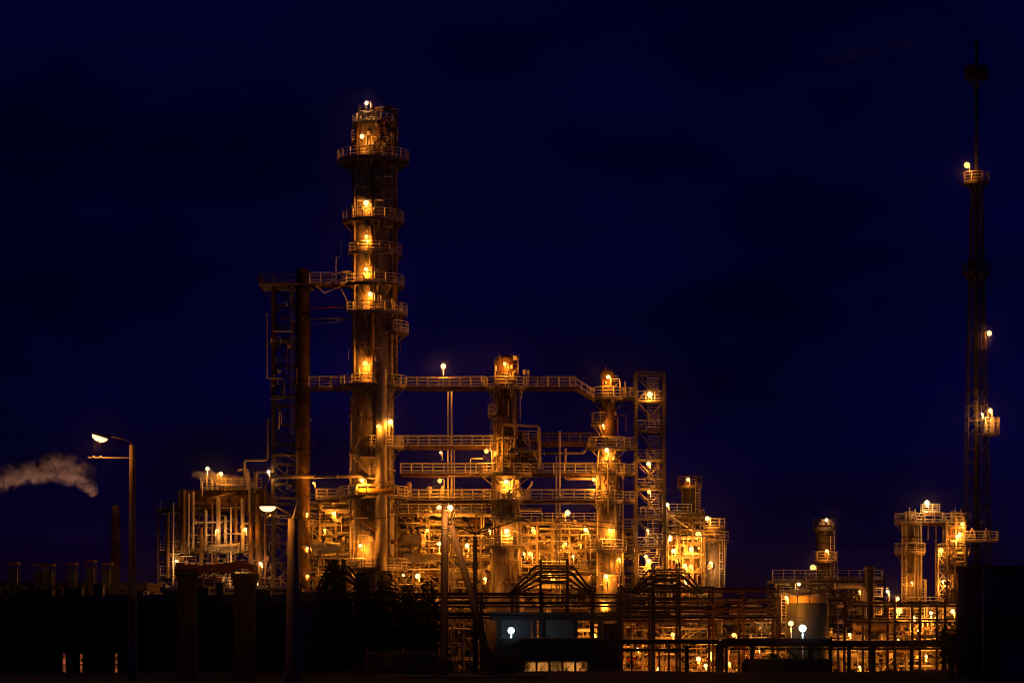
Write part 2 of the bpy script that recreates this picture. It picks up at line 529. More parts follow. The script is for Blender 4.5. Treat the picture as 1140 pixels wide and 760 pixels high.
def clutter(root, s, x0, x1, y0, y1, d0, d1, seed, n):
    """small-bore lines, valves with handwheels, cable trays and boxes: too fine to pick apart"""
    rr = random.Random(seed); k = s.k
    A = {'galvanised': MB(), 'rust': MB(), 'cladding_pipe': MB()}
    V = {'steel': MB(), 'brown_paint': MB(), 'galvanised': MB()}
    T = MB()
    for i in range(n):
        x = rr.uniform(x0, x1); y = rr.uniform(y0, y1); d = rr.uniform(d0, d1)
        m = A[rr.choice(list(A))]; r = rr.choice([.03, .04, .05, .06, .09])
        e = rr.random(); L = rr.uniform(8, 34); h = rr.uniform(5, 26)
        if e < .3: P = [(x, y), (min(x1, x + L), y)]
        elif e < .55: P = [(x, y), (x, min(y1, y + h))]
        elif e < .8: P = [(x, y), (x + rr.choice([-1, 1]) * L * .4, y), (x + rr.choice([-1, 1]) * L * .4, min(y1, y + h))]
        else: P = [(x, min(y1, y + h)), (x, y), (x + L * .3, y), (x + L * .3, min(y1, y + h * .7))]
        m.pipe([s.p(a, b, d) for a, b in P], r, 6, .15)
        if rr.random() < .5:
            q = V[rr.choice(list(V))]; c = s.p(x, y, d)
            q.cyl(c - Vector((.14, 0, 0)), c + Vector((.14, 0, 0)), r * 2 + .05, 8)
            q.cyl(c, c + Vector((0, -.1, .32)), .03, 5)
            q.tube([c + Vector((math.cos(t) * .16, -.1, .33 + math.sin(t) * .05)) for t in [2 * math.pi * j / 8 for j in range(9)]], .025, 4)
        if rr.random() < .35:
            q = V[rr.choice(list(V))]; q.box(s.p(x + rr.uniform(-6, 6), y + rr.uniform(-4, 4), d - .1), rr.uniform(.15, .5), .2, rr.uniform(.2, .6))
        if rr.random() < .12:
            a = s.p(x, y, d - .2); b = s.p(min(x1, x + L * 1.6), y, d - .2)
            T.bar(a, b, .4, .05); T.bar(a + Vector((0, -.2, .05)), b + Vector((0, -.2, .05)), .03, .12)
    for nm, dct in (('small_bore_pipework', A), ('valve_cluster', V)):
        for mt, mb in dct.items():
            if mb.v: mb.build(nm, mt, root, True)
    if T.v: T.build('cable_tray', 'galvanised', root, True)
# ================================================================== TALL COLUMN
def tall_column():
    s = S(300); cx = 415.5
    root = thing('fractionating_column', 'tallest distillation column with ring platforms and a lamp at each level', 'column', s.p(cx, 760))
    root.location.z = 0
    c = Vector((s.x(cx), 300, 0))
    prof = [(760, 29), (700, 28), (664, 26), (655, 23.5), (430, 23.5), (424, 24), (182, 24), (172, 19), (142, 19), (137, 17.5), (133, 13), (130.5, 7), (130, 1)]
    m = MB(); m.lathe(c, lathe_px(s, prof), 48); m.build('shell', 'cladding', root)
    bands(root, c, lambda z: 2.36 if z < s.z(427) else (2.4 if z < s.z(183) else 1.9), s.z(650), s.z(145), 1.1)
    for (y, Rr, a0, a1, nb) in [(180, 40, 0, 360, 14), (247, 34, 0, 360, 12), (283.5, 32, -150, 60, 7), (318, 34.5, -150, 80, 8),
                                (350, 38, -140, 60, 8), (430, 37, 0, 360, 12), (498, 34, -95, 20, 4), (553, 38, 0, 360, 10), (633, 38, -180, 0, 7)]:
        platform(root, c, s.z(y), 2.3, Rr * s.k, a0, a1, brackets=nb)
    platform(root, c, s.z(139), 1.6, 2.3, 0, 360, brackets=6, rail_h=1.0)
    platform(root, c, s.z(157), 1.8, 2.45, -70, 200, brackets=6, rail_h=1.0)
    platform(root, c, s.z(370), 2.3, 3.9, -50, 30, brackets=3)
    # riser pipe down the front, with its gooseneck at the 430 platform
    px_pipe(root, s, [(418, 414, -3.3), (426, 414, -3.3), (426, 664, -3.3)], 6.5, n=14, bend=1.0)
    px_pipe(root, s, [(426, 436, -2.2), (434, 436, -2.4), (434.5, 660, -2.4)], 1.6)
    px_pipe(root, s, [(395, 440, -2.2), (392, 445, -2.2), (391, 640, -2.2)], 1.2)
    px_pipe(root, s, [(416, 182, -2.9), (416, 420, -2.9)], 2.2, m_='brown_paint', n=10)
    px_pipe(root, s, [(436, 140, -1.4), (441, 145, -1.4), (441, 425, -1.4)], 2.6, m_='brown_paint', n=10)
    px_pipe(root, s, [(398, 190, -2.1), (396, 200, -2.1), (396, 424, -2.1)], 1.0)
    # overhead vapour line and vents on the head
    px_pipe(root, s, [(418, 130), (418, 122), (438, 122), (441, 128), (441, 150)], 2.6, -.6, 'brown_paint', n=12)
    px_pipe(root, s, [(414, 136, -1.2), (414, 126, -1.2)], 1.4, m_='galvanised')
    px_pipe(root, s, [(398, 136, -1.0), (398, 128, -1.0)], .9, m_='galvanised')
    px_pipe(root, s, [(402, 137, -1.0), (402, 129, -1.0)], .9, m_='galvanised')
    m = MB(); m.box(s.p(425, 124.5, -1.3), .5, .5, .65); m.cyl(s.p(425, 127.5, -1.3), s.p(425, 137, -1.3), .08); m.build('junction_box', 'galvanised', root)
    m = MB(); m.box(s.p(437, 142, -1.2), .25, .3, 1.2); m.build('junction_box', 'galvanised', root)
    for x, y0, y1, r, d in ((399, 141, 176, 1.3, -1.5), (404, 136, 160, .8, -1.9), (428, 139, 178, 1.6, -1.7), (433, 127, 170, 1.0, -1.3), (421, 143, 176, .7, -2.1), (397, 148, 178, .9, -1.0)):
        px_pipe(root, s, [(x, y1, d), (x, y0, d), (x + (3 if x < 415 else -3), y0 - 2, d)], r, m_='brown_paint')
    clutter(root, s, 396, 437, 124, 176, -2.5, -1.8, 901, 34)
    clutter(root, s, 393, 439, 184, 424, -2.75, -2.35, 902, 46)
    clutter(root, s, 391, 440, 432, 655, -2.75, -2.35, 903, 44)
    # manways beside the platforms
    for (y, a) in [(240, -85), (276, -95), (311, -100), (343, -75), (418, -120), (624, -130), (547, -60)]:
        nozzle(root, c, 2.35, s.z(y), a, .24, .35)
    for (y, a) in [(448, -45), (570, -40), (604, -28), (210, -60), (380, -70)]:
        nozzle(root, c, 2.4, s.z(y), a, .18, .4, 'brown_paint')
    # manifold box at the 553 level, bright under its lamp
    px_pipe(root, s, [(399, 552, -3.7), (399, 541.5, -3.7), (443, 541.5, -3.7), (443, 552, -3.7)], 1.7, n=10)
    m = MB(); m.hlathe(s.p(421, 548.5, -3.7), [(-2.1, .05), (-2.0, .3), (-1.8, .36), (1.8, .36), (2.0, .3), (2.1, .05)], 14); m.build('drum', 'yellow_paint', root)
    px_pipe(root, s, [(408, 541, -3.7), (408, 535, -3.2), (403, 531.5, -3.0), (352, 531.5, -2.0)], 2.0, n=10)
    # caged ladders
    for (x, y0, y1, d) in [(437, 247, 181, -1.2), (440, 318, 284, -1.0), (438, 428, 352, -1.0), (433, 498, 432, -2.3), (392, 633, 555, -1.0)]:
        ladder(root, s.p(x, y0, d - .4), s.z(y0), s.z(y1), True, Vector((.5, -.85, 0)).normalized())
tall_column()
cl = [(408, 115, 'lamp on the very top of the tallest column', 60, 137), (403, 152, 'lamp above the topmost wide ring platform of the tallest column', 90, 180),
      (407.5, 226, 'lamp above the second ring platform of the tallest column', 190, 247), (408, 263.5, 'lamp above the third platform from the top of the tallest column', 150, 283),
      (407.5, 299.5, 'lamp level with the link bridge beside the tallest column', 190, 318), (412, 327.5, 'lamp just below the link bridge on the tallest column', 150, 350),
      (406.5, 404.5, 'lamp on the tallest column where the long top walkway meets it', 200, 430), (403, 534.5, 'lamp over the yellow drum at mid height of the tallest column', 220, 552),
      (401, 607, 'lowest lamp on the front of the tallest column', 240, 633)]
for (x, y, lb, pw, b) in cl:
    lamp(x, y, (296.7 if y < 500 else 296.4 if y > 560 else 295.4) if y > 120 else 298.2, lb, pw * .62, b, 5, kind='w' if y < 120 else 's')
lamp(421.5, 474.5, 295.5, 'lamp close against the riser pipe of the tallest column', 45, 497, 4)
lamp(434.5, 469.5, 296.3, 'lamp on a mast at the corner of the tallest column', 60, 497, 3)

# ================================================================== LATTICE STRUCTURE beside it
def lattice_tower(root, s, x0, x1, ytop, ybot, depth, bay, m_='steel', leg=.28, br=.13, taper=None, d0=0):
    """four legs, level beams and X bracing on every face, a leg is its own part"""
    def corner(i, y):
        t = 0 if taper is None else (y - ytop) / (ybot - ytop)
        w0, w1 = x0, x1
        if taper is not None:
            mid = (x0 + x1) / 2; hw = ((x1 - x0) / 2) + (taper - (x1 - x0) / 2) * t
            w0, w1 = mid - hw, mid + hw
        dd = depth if taper is None else (w1 - w0) * s.k
        px = w0 if i in (0, 3) else w1
        d = d0 + (0 if i in (0, 1) else dd) - (0 if taper is None else dd / 2)
        return s.p(px, y, d)
    for i in range(4):
        MB().bar(corner(i, ytop), corner(i, ybot), leg).build('leg', m_, root)
    b = MB(); h = MB()
    y = ytop; j = 0
    while y < ybot - 1:
        y2 = min(ybot, y + bay)
        for i in range(4):
            i2 = (i + 1) % 4
            h.bar(corner(i, y), corner(i2, y), br * 1.3)
            b.bar(corner(i, y), corner(i2, y2), br * .8); b.bar(corner(i2, y), corner(i, y2), br * .8)
        y = y2; j += 1
    h.build('level_beam', m_, root); b.build('bracing', m_, root)

def reactor_tower():
    s = S(303)
    root = thing('lattice_tower', 'dark lattice steel tower carrying a thick riser left of the tallest column', 'tower', Vector((s.x(318), 303, 0)))
    lattice_tower(root, s, 303.5, 330, 318, 762, 3.0, 22, 'steel_mid', .28, .13)
    # thick riser pipe
    m = MB(); m.lathe(Vector((s.x(338), 302.2, 0)), lathe_px(s, [(760, 8), (306, 8), (302, 7.5), (300, 5), (299, .5)]), 24); m.build('riser', 'brown_dark', root)
    b = MB()
    for y in range(320, 640, 26): b.ring(Vector((s.x(338), 302.2, 0)), .8, .9, s.z(y) - .08, s.z(y) + .08, 0, 360)
    b.build('cladding_band', 'brown_dark', root)
    clutter(root, s, 302, 345, 325, 650, -1.4, .4, 909, 60)
    # top deck
    d = MB(); d.bb(s.x(289), s.x(347), 301.2, 307, s.z(319), s.z(317.4)); dk = d.build('platform', 'grating', root)
    r = MB(); a = [Vector((s.x(289), 307, s.z(317.4))), Vector((s.x(289), 301.2, s.z(317.4))), Vector((s.x(330), 301.2, s.z(317.4)))]
    r.rail(a, 1.0); r.build('railing', 'steel', dk)
    st = MB(); st.bar(s.p(289, 319, 0), s.p(303, 334, 0), .15); st.bar(s.p(286, 309, -1), s.p(300, 316, -1), .12); st.build('bracket', 'steel', dk)
    # intermediate decks
    for y in (378, 440, 505, 553):
        d = MB(); d.bb(s.x(302), s.x(332), 302.4, 306.2, s.z(y) - .1, s.z(y)); d.build('platform', 'grating', root)
    # steam line running down the outside
    px_pipe(root, s, [(297.5, 350, -.4), (297.5, 421.5, -.4), (316.5, 421.5, -.4), (316.5, 444, -.4), (301, 444, -.4)], 1.1, m_='galvanised')
    px_pipe(root, s, [(298, 468, -.4), (298, 512, -.4), (272, 512, -.4), (272, 530, -.4)], 1.7)
    px_pipe(root, s, [(302, 531.5, -1.5), (352, 531.5, -1.5)], 2.2)
    m = MB()
    for (x, y) in ((311, 414), (320, 412)):
        m.bar(s.p(x, y + 4, -.6), s.p(x, y, -.6), .1); m.box(s.p(x, y - .5, -.6), .45, .3, .3)
    m.bar(s.p(321, 416, -.6), s.p(328, 424, -.6), .12); m.build('bracket', 'galvanised', root)
    ladder(root, s.p(327, 505, -.5), s.z(505), s.z(322), True)
reactor_tower()

def walkway(label, x0, x1, y, D, w=1.6, fascia=.34, step=1.2, m_='brown_paint', depth_off=0, posts=True, rail='galvanised', group='walkway bridges between the columns', name='walkway_bridge', h=1.15, ext=None, truss=False):
    s = S(D)
    z = s.z(y)
    root = thing(name, label, 'walkway', Vector((s.x((x0 + x1) / 2), D, z - fascia)), group)
    X0, X1 = s.x(x0), s.x(x1)
    m = MB(); m.bb(X0, X1, D - w / 2 + .08, D + w / 2 - .08, z - .07, z); m.build('deck', 'grating', root)
    for sd in (-1, 1):
        yy = D + sd * w / 2
        MB().ibeam((X0, yy, z - fascia / 2 + .02), (X1, yy, z - fascia / 2 + .02), fascia, .2).build('girder', m_, root)
        pts = [Vector((X0, yy, z + .03)), Vector((X1, yy, z + .03))]
        MB().rail(pts, h, step, .075, True, 2).build('railing', rail, root)
    c = MB(); x = X0 + .6
    while x < X1:
        c.bar((x, D - w / 2, z - .2), (x, D + w / 2, z - .2), .1, .16); x += 2.4
    c.build('cross_beam', m_, root)
    return root, s

walkway('short link bridge at the top between the lattice tower and tallest column', 345, 393, 316.5, 300.6, h=1.2)
r_, s_ = walkway('walkway from lattice tower to tallest column level with long top bridge', 344, 383, 431.5, 300.6)
# gate frame and vent pipe of the upper link bridge
def link_extras():
    s = S(299.4)
    t = thing('access_gate', 'pale square gate frame at the end of the upper link bridge', 'gate', s.p(386, 317))
    m = MB()
    for a, b in (((380.5, 302), (380.5, 317)), ((391.5, 302), (391.5, 317)), ((380.5, 302), (391.5, 302)), ((380.5, 309.5), (391.5, 309.5))):
        m.bar(s.p(*a), s.p(*b), .1)
    m.build('gate_frame', 'galvanised', t)
    t = thing('vent_pipe', 'thin crooked vent pipe rising above the upper link bridge', 'pipe', s.p(374, 316))
    px_pipe(t, s, [(374, 316), (374, 286), (380, 286), (380, 269)], .55, m_='galvanised')
    t = thing('connecting_pipe', 'grey pipe spanning from lattice tower to tallest column below the link bridge', 'pipe', S(301).p(340, 355))
    px_pipe(t, S(301), [(338, 355), (399, 354)], .9)
    px_pipe(t, S(301), [(345, 360), (372, 359), (390, 353)], .5)
    t = thing('connecting_pipe', 'red pipe spanning from lattice tower to tallest column', 'pipe', S(301).p(340, 342))
    px_pipe(t, S(301), [(346, 343), (393, 341.5)], 1.1, m_='red_paint')
    t = thing('davit_hoist', 'folded davit arm under the upper link bridge', 'hoist', S(299.5).p(385, 345))
    m = MB(); q = S(299.5)
    m.bar(q.p(379, 320), q.p(390, 342), .12); m.bar(q.p(396, 320), q.p(402, 336), .12); m.bar(q.p(352, 318), q.p(361, 326), .15); m.bar(q.p(361, 326), q.p(380, 319), .15)
    m.build('arm', 'galvanised', t)
link_extras()

# ================================================================== WALKWAY BRIDGES
walkway('long top walkway from tallest column to the second column', 452, 541, 431.5, 299.6)
walkway('top walkway from the second column to where it steps down', 586, 641, 431.5, 299.6)
def step_stair():
    s = S(299.6)
    t = thing('stair_flight', 'short sloping stair at the end of the long top walkway', 'stairs', s.p(653, 446), None)
    m = MB()
    a, b = s.p(641, 432.5), s.p(661, 446)
    for d in (-.8, .8):
        m.bar(a + Vector((0, d, 0)), b + Vector((0, d, 0)), .1, .3)
    m.build('stringer', 'steel', t)
    m = MB()
    for i in range(8):
        q = a.lerp(b, (i + .5) / 8); m.box(q + Vector((0, 0, .05)), .28, 1.5, .05)
    m.build('tread', 'grating', t)
    m = MB()
    for d in (-.8, .8):
        o = Vector((0, d, 0))
        for h in (.55, 1.15): m.bar(a + o + Vector((0, 0, h)), b + o + Vector((0, 0, h)), .07)
        for i in range(4):
            q = a.lerp(b, i / 3) + o; m.bar(q, q + Vector((0, 0, 1.15)), .07)
    m.build('handrail', 'galvanised', t)
step_stair()
walkway('dim second-level walkway from tallest column toward the second column', 442, 548, 497, 301.5, m_='brown_paint')
walkway('dim second-level walkway between second and third columns', 598, 664, 494, 302, m_='brown_paint', rail='steel')
walkway('third-level walkway from tallest column to the second column', 446, 542, 527.5, 300)
walkway('third-level walkway from second column to the third column', 592, 660, 527.5, 300)
walkway('fourth-level walkway from tallest column to the second column', 454, 546, 557, 299)
walkway('fourth-level walkway from second column to the third column', 579, 662, 557, 299)
walkway('fourth-level walkway from lattice tower to the tallest column', 352, 378, 556, 300.4)

def standpipes():
    s = S(299.2)
    t = thing('standpipe_pair', 'pair of tall thin pipes rising to the long top walkway', 'pipe', Vector((s.x(501), 299.2, 0)))
    for x, r, d, y in ((498.5, .9, 1.8, 432), (502.5, 1.1, 1.8, 432), (505.5, .6, 1.5, 500)):
        px_pipe(t, s, [(x, 762, d), (x, y, d)], r, m_='galvanised')
    px_pipe(t, s, [(499, 530, -1.2), (524, 530, -1.2), (524, 511, -1.2), (537, 511, -1.2)], .6, m_='galvanised')
    t = thing('standpipe_pair', 'pair of tall pale pipes standing midway between second and third columns', 'pipe', Vector((s.x(621), 299.2, 0)))
    for x, r, d, y in ((619.5, .9, -.4, 508), (623, 1.0, -.4, 480)):
        px_pipe(t, s, [(x, 762, d), (x, y, d)], r, m_='galvanised')
standpipes()
lamp(493.5, 407.5, 300.4, 'lamp on a mast above the long top walkway', 220, 431, .2, r=.3)

# ================================================================== SECOND COLUMN
def second_column():
    s = S(300); cx = 563
    root = thing('fractionating_column', 'second column, brown headed, in the middle of the walkways', 'column', Vector((s.x(cx), 300, 0)))
    c = Vector((s.x(cx), 300, 0))
    MB().lathe(c, lathe_px(s, [(760, 22), (690, 21), (655, 19), (636, 16), (530, 16), (524, 14.5)]), 36).build('shell', 'cladding', root)
    MB().lathe(c, lathe_px(s, [(525, 13.5), (472, 13.5), (468, 12.5), (402, 12.5), (398, 11), (395.5, 6), (395, .5)]), 32).build('head_section', 'brown_paint', root)
    bands(root, c, lambda z: 1.6, s.z(632), s.z(534), 1.5)
    bands(root, c, lambda z: 1.26, s.z(464), s.z(410), 1.7, 'brown_paint')
    for (y, Rr, a0, a1) in [(432, 24, 0, 360), (528, 30, 0, 360), (557.5, 26, 0, 360), (608, 25, -190, 10)]:
        platform(root, c, s.z(y), 1.25, Rr * s.k, a0, a1, brackets=8)
    platform(root, c, s.z(462), 1.25, 2.0, 150, 230, brackets=2)
    px_pipe(root, s, [(560, 522, -2.2), (560, 474, -2.2), (600, 476, -2.2), (600, 522, -2.2)], 1.5, n=10)
    px_pipe(root, s, [(572, 440, -1.2), (572, 520, -1.2)], 1.4)
    px_pipe(root, s, [(579, 436, -.6), (579, 470, -.6)], .6, m_='galvanised')
    px_pipe(root, s, [(577, 532, -1.6), (577, 690, -1.6)], 2.0, n=10)
    px_pipe(root, s, [(549, 560, -1.5), (549, 660, -1.5)], 1.0)
    px_pipe(root, s, [(592, 536, -1.2), (592, 540, -1.2), (580, 552, -1.2)], 1.2, m_='galvanised')
    for (y, a) in [(425, -85), (520, -110), (549, -85), (600, -100), (575, -70)]:
        nozzle(root, c, 1.45, s.z(y), a, .25, .45)
    clutter(root, s, 550, 577, 398, 524, -1.6, -1.25, 904, 26)
    clutter(root, s, 546, 581, 528, 655, -2.0, -1.6, 905, 30)
    for x, y in ((583.5, 415.5), (588, 416)):
        m = MB(); m.box(s.p(x, y, -1.6), .32, .3, .5); m.bar(s.p(x, y, -1.6), s.p(x, 432, -1.6), .06); m.build('junction_box', 'galvanised', root)
    ladder(root, s.p(551, 525, -.9), s.z(525), s.z(434), True, Vector((-.6, -.8, 0)))
    px_pipe(root, s, [(556, 400, -1), (556, 393.5, -1)], .7, m_='brown_paint'); px_pipe(root, s, [(570, 400, -.6), (570, 394, -.6)], .9, m_='brown_paint')
second_column()
for (x, y, lb, pw, b, dx) in [(562, 405, 'lamp at the head of the second column', 150, 432, 4), (563.5, 536, 'lamp on the second column under the third-level walkway', 230, 557, 4),
                              (564, 591, 'lamp low on the front of the second column', 230, 608, 4)]:
    lamp(x, y, 297.4, lb, pw * .65, b, dx)
lamp(541.5, 502, 297.2, 'lamp above the third-level walkway beside the second column', 150, 527, 6)

# ================================================================== THIRD COLUMN
def third_column():
    s = S(300.5); cx = 677
    root = thing('fractionating_column', 'third column, slim neck above a domed drum, beside the stair tower', 'column', Vector((s.x(cx), 300.5, 0)))
    c = Vector((s.x(cx), 300.5, 0))
    MB().lathe(c, lathe_px(s, [(760, 14), (650, 13), (510, 13), (505, 12), (501, 9.5)]), 30).build('shell', 'cladding', root)
    MB().lathe(c, lathe_px(s, [(502, 8.5), (418, 8.5), (414, 7.5), (411.5, 4), (411, .5)]), 26).build('neck', 'brown_paint', root)
    bands(root, c, lambda z: 1.3, s.z(648), s.z(515), 1.5)
    for (y, Rr, a0, a1) in [(443, 20, 0, 360), (498.5, 22, 0, 360), (527.5, 22, 0, 360), (558, 20, 0, 360), (612, 20, -190, 10)]:
        platform(root, c, s.z(y), .9, Rr * s.k, a0, a1, brackets=8)
    platform(root, c, s.z(471), .85, 1.9, 120, 250, brackets=3)
    for y in (443, 498.5, 527.5, 558):
        m = MB(); m.bb(s.x(694), s.x(709), 299.6, 301.4, s.z(y) - .25, s.z(y) - .01); dk = m.build('link_deck', 'grating', root)
        r = MB()
        for d in (299.6, 301.4): r.rail([Vector((s.x(694), d, s.z(y))), Vector((s.x(709), d, s.z(y)))], 1.1, .75, .065)
        r.build('railing', 'galvanised', dk)
    px_pipe(root, s, [(676, 514, -2.2), (676, 572, -2.2), (682, 577, -2.2), (684, 600, -1.6)], 1.1)
    px_pipe(root, s, [(666, 500, -1.5), (664, 530, -1.5), (664, 640, -1.5)], .9)
    px_pipe(root, s, [(689, 512, -.8), (693, 530, -.8), (693, 650, -.8)], 1.2)
    px_pipe(root, s, [(629, 500, -.6), (629, 528, -.6), (629, 533, -.8), (662, 533, -.8)], 1.6, n=10)
    px_pipe(root, s, [(602, 504, .5), (650, 504, .5), (654, 498, .5), (654, 492, .5)], 1.5)
    px_pipe(root, s, [(602, 517, 0), (660, 517, 0)], .9)
    for (y, a) in [(436, -80), (520, -100), (550, -70), (603, -95)]:
        nozzle(root, c, 1.15, s.z(y), a, .22, .4)
    clutter(root, s, 667, 688, 414, 500, -1.1, -.8, 906, 14)
    clutter(root, s, 664, 690, 504, 655, -1.6, -1.3, 907, 26)
    for x in (690, 695.5):
        px_pipe(root, s, [(x, 443, -1.4), (x, 426, -1.4)], .7, m_='galvanised')
    px_pipe(root, s, [(674, 413, -.4), (674, 408, -.4)], .8, m_='brown_paint')
third_column()
for (x, y, lb, pw, b, dx) in [(677, 419.5, 'lamp at the head of the third column', 150, 443, 3), (675.5, 501, 'lamp on the domed drum of the third column', 200, 519, 2),
                              (679.5, 590, 'upper lamp on the lower shell of the third column', 220, 612, 3), (674.5, 641, 'lowest lamp on the third column just above the pipe rack', 200, 657, 2)]:
    lamp(x, y, 298.1, lb, pw * .6, b, dx)
lamp(671.5, 473.5, 298.6, 'small lamp under the box platform of the third column', 60, 485, 1, r=.18)
lamp(661, 533.5, 298.2, 'lamp at the elbow of the pipe left of the third column', 140, 540, 3, r=.22)

# ================================================================== STAIR TOWER
def stair_tower():
    s = S(299)
    root = thing('stair_tower', 'lattice stair tower with zigzag flights beside the third column', 'tower', Vector((s.x(724), 299, 0)))
    lattice_tower(root, s, 708.5, 740, 414, 762, 3.6, 32.5, 'steel', .3, .15)
    y = 414 + 32.5; i = 0
    while y < 750:
        d = MB(); d.bb(s.x(709), s.x(722), 299.1, 302.5, s.z(y) - .12, s.z(y)); d.bb(s.x(734), s.x(740), 299.1, 302.5, s.z(y) - .12, s.z(y)); dk = d.build('landing', 'grating', root)
        MB().rail([Vector((s.x(709), 299.1, s.z(y))), Vector((s.x(740), 299.1, s.z(y)))], 1.1, 1.0, .06).build('railing', 'galvanised', dk)
        # flight rising away from the camera: its treads read as stacked slats
        f = MB(); n = 11
        for q in range(n):
            t = q / n; f.box((s.x(728.5), 299.3 + t * 2.9, s.z(y) - .1 + t * 3.2), 1.15, .26, .055)
        fl = f.build('tread', 'galvanised', root)
        g = MB()
        for xx in (722.4, 734.6):
            g.bar((s.x(xx), 299.2, s.z(y) - .2), (s.x(xx), 302.2, s.z(y) + 3.05), .08, .3)
            g.bar((s.x(xx), 299.2, s.z(y) + .9), (s.x(xx), 302.2, s.z(y) + 4.1), .06)
        g.build('stringer', 'steel', fl)
        y += 32.5; i += 1
    px_pipe(root, s, [(744, 580, 1), (744, 660, 1)], 1.0, m_='steel')
    clutter(root, s, 709, 740, 500, 700, .3, 3.2, 908, 40)
stair_tower()
for (x, y, lb, pw) in [(723.5, 439, 'highest lamp inside the stair tower', 90), (722, 516, 'second lamp down the stair tower', 80), (722.5, 547, 'third lamp down the stair tower', 80),
                       (722, 624, 'lowest and brightest lamp at the foot of the stair tower', 150)]:
    lamp(x, y, 298.4, lb, pw * .7, y + 8, 2, r=.26)
lamp(719, 619, 298.9, 'small lamp at the foot of the stair tower beside a brighter one', 30, 628, 1, r=.16)

# ================================================================== PROCESS FRAMES (pipework decks)
PIPE_M = ['cladding_pipe', 'cladding_pipe', 'galvanised', 'steel', 'brown_paint', 'cladding', 'rust']
def hvessel(root, c, L, r, m_='cladding_pipe', name='heat_exchanger'):
    m = MB()
    m.hlathe(c, [(-L / 2 - r * .5, .04), (-L / 2 - r * .42, r * .5), (-L / 2 - r * .2, r * .85), (-L / 2, r), (L / 2 - .5, r), (L / 2 - .5, r * 1.18), (L / 2 - .34, r * 1.18), (L / 2 - .34, r), (L / 2, r), (L / 2 + .1, r * .9), (L / 2 + .12, .04)], 16)
    o = m.build(name, m_, root)
    for t in (-.3, .3):
        MB().box(c + Vector((L * t, 0, -r - .05)), .25, r * 1.5, r * .7).build('saddle', 'steel', o)
        q = MB(); q.cyl(c + Vector((L * t * .7, 0, r * .8)), c + Vector((L * t * .7, 0, r * 1.6)), r * .25, 8)
        q.cyl(c + Vector((L * t * .7, 0, r * 1.5)), c + Vector((L * t * .7, 0, r * 1.65)), r * .42, 10)
        q.build('nozzle', 'steel', o)
    return o
def vvessel(root, x, D, z0, z1, r, m_='cladding_pipe', name='vertical_drum'):
    m = MB(); c = Vector((x, D, 0))
    h = r * .5
    m.lathe(c, [(r * .5, z0 - h), (r * .85, z0 - h * .5), (r, z0), (r, z1), (r * .9, z1 + h * .45), (r * .6, z1 + h * .85), (.02, z1 + h)], 18)
    o = m.build(name, m_, root)
    for a in (45, 135, 225, 315):
        d = Vector((math.cos(math.radians(a)) * r * .8, math.sin(math.radians(a)) * r * .8, 0))
        MB().bar(c + d + Vector((0, 0, z0 - h * 2.5)), c + d + Vector((0, 0, z0 + .2)), .12).build('leg', 'steel', o)
    return o
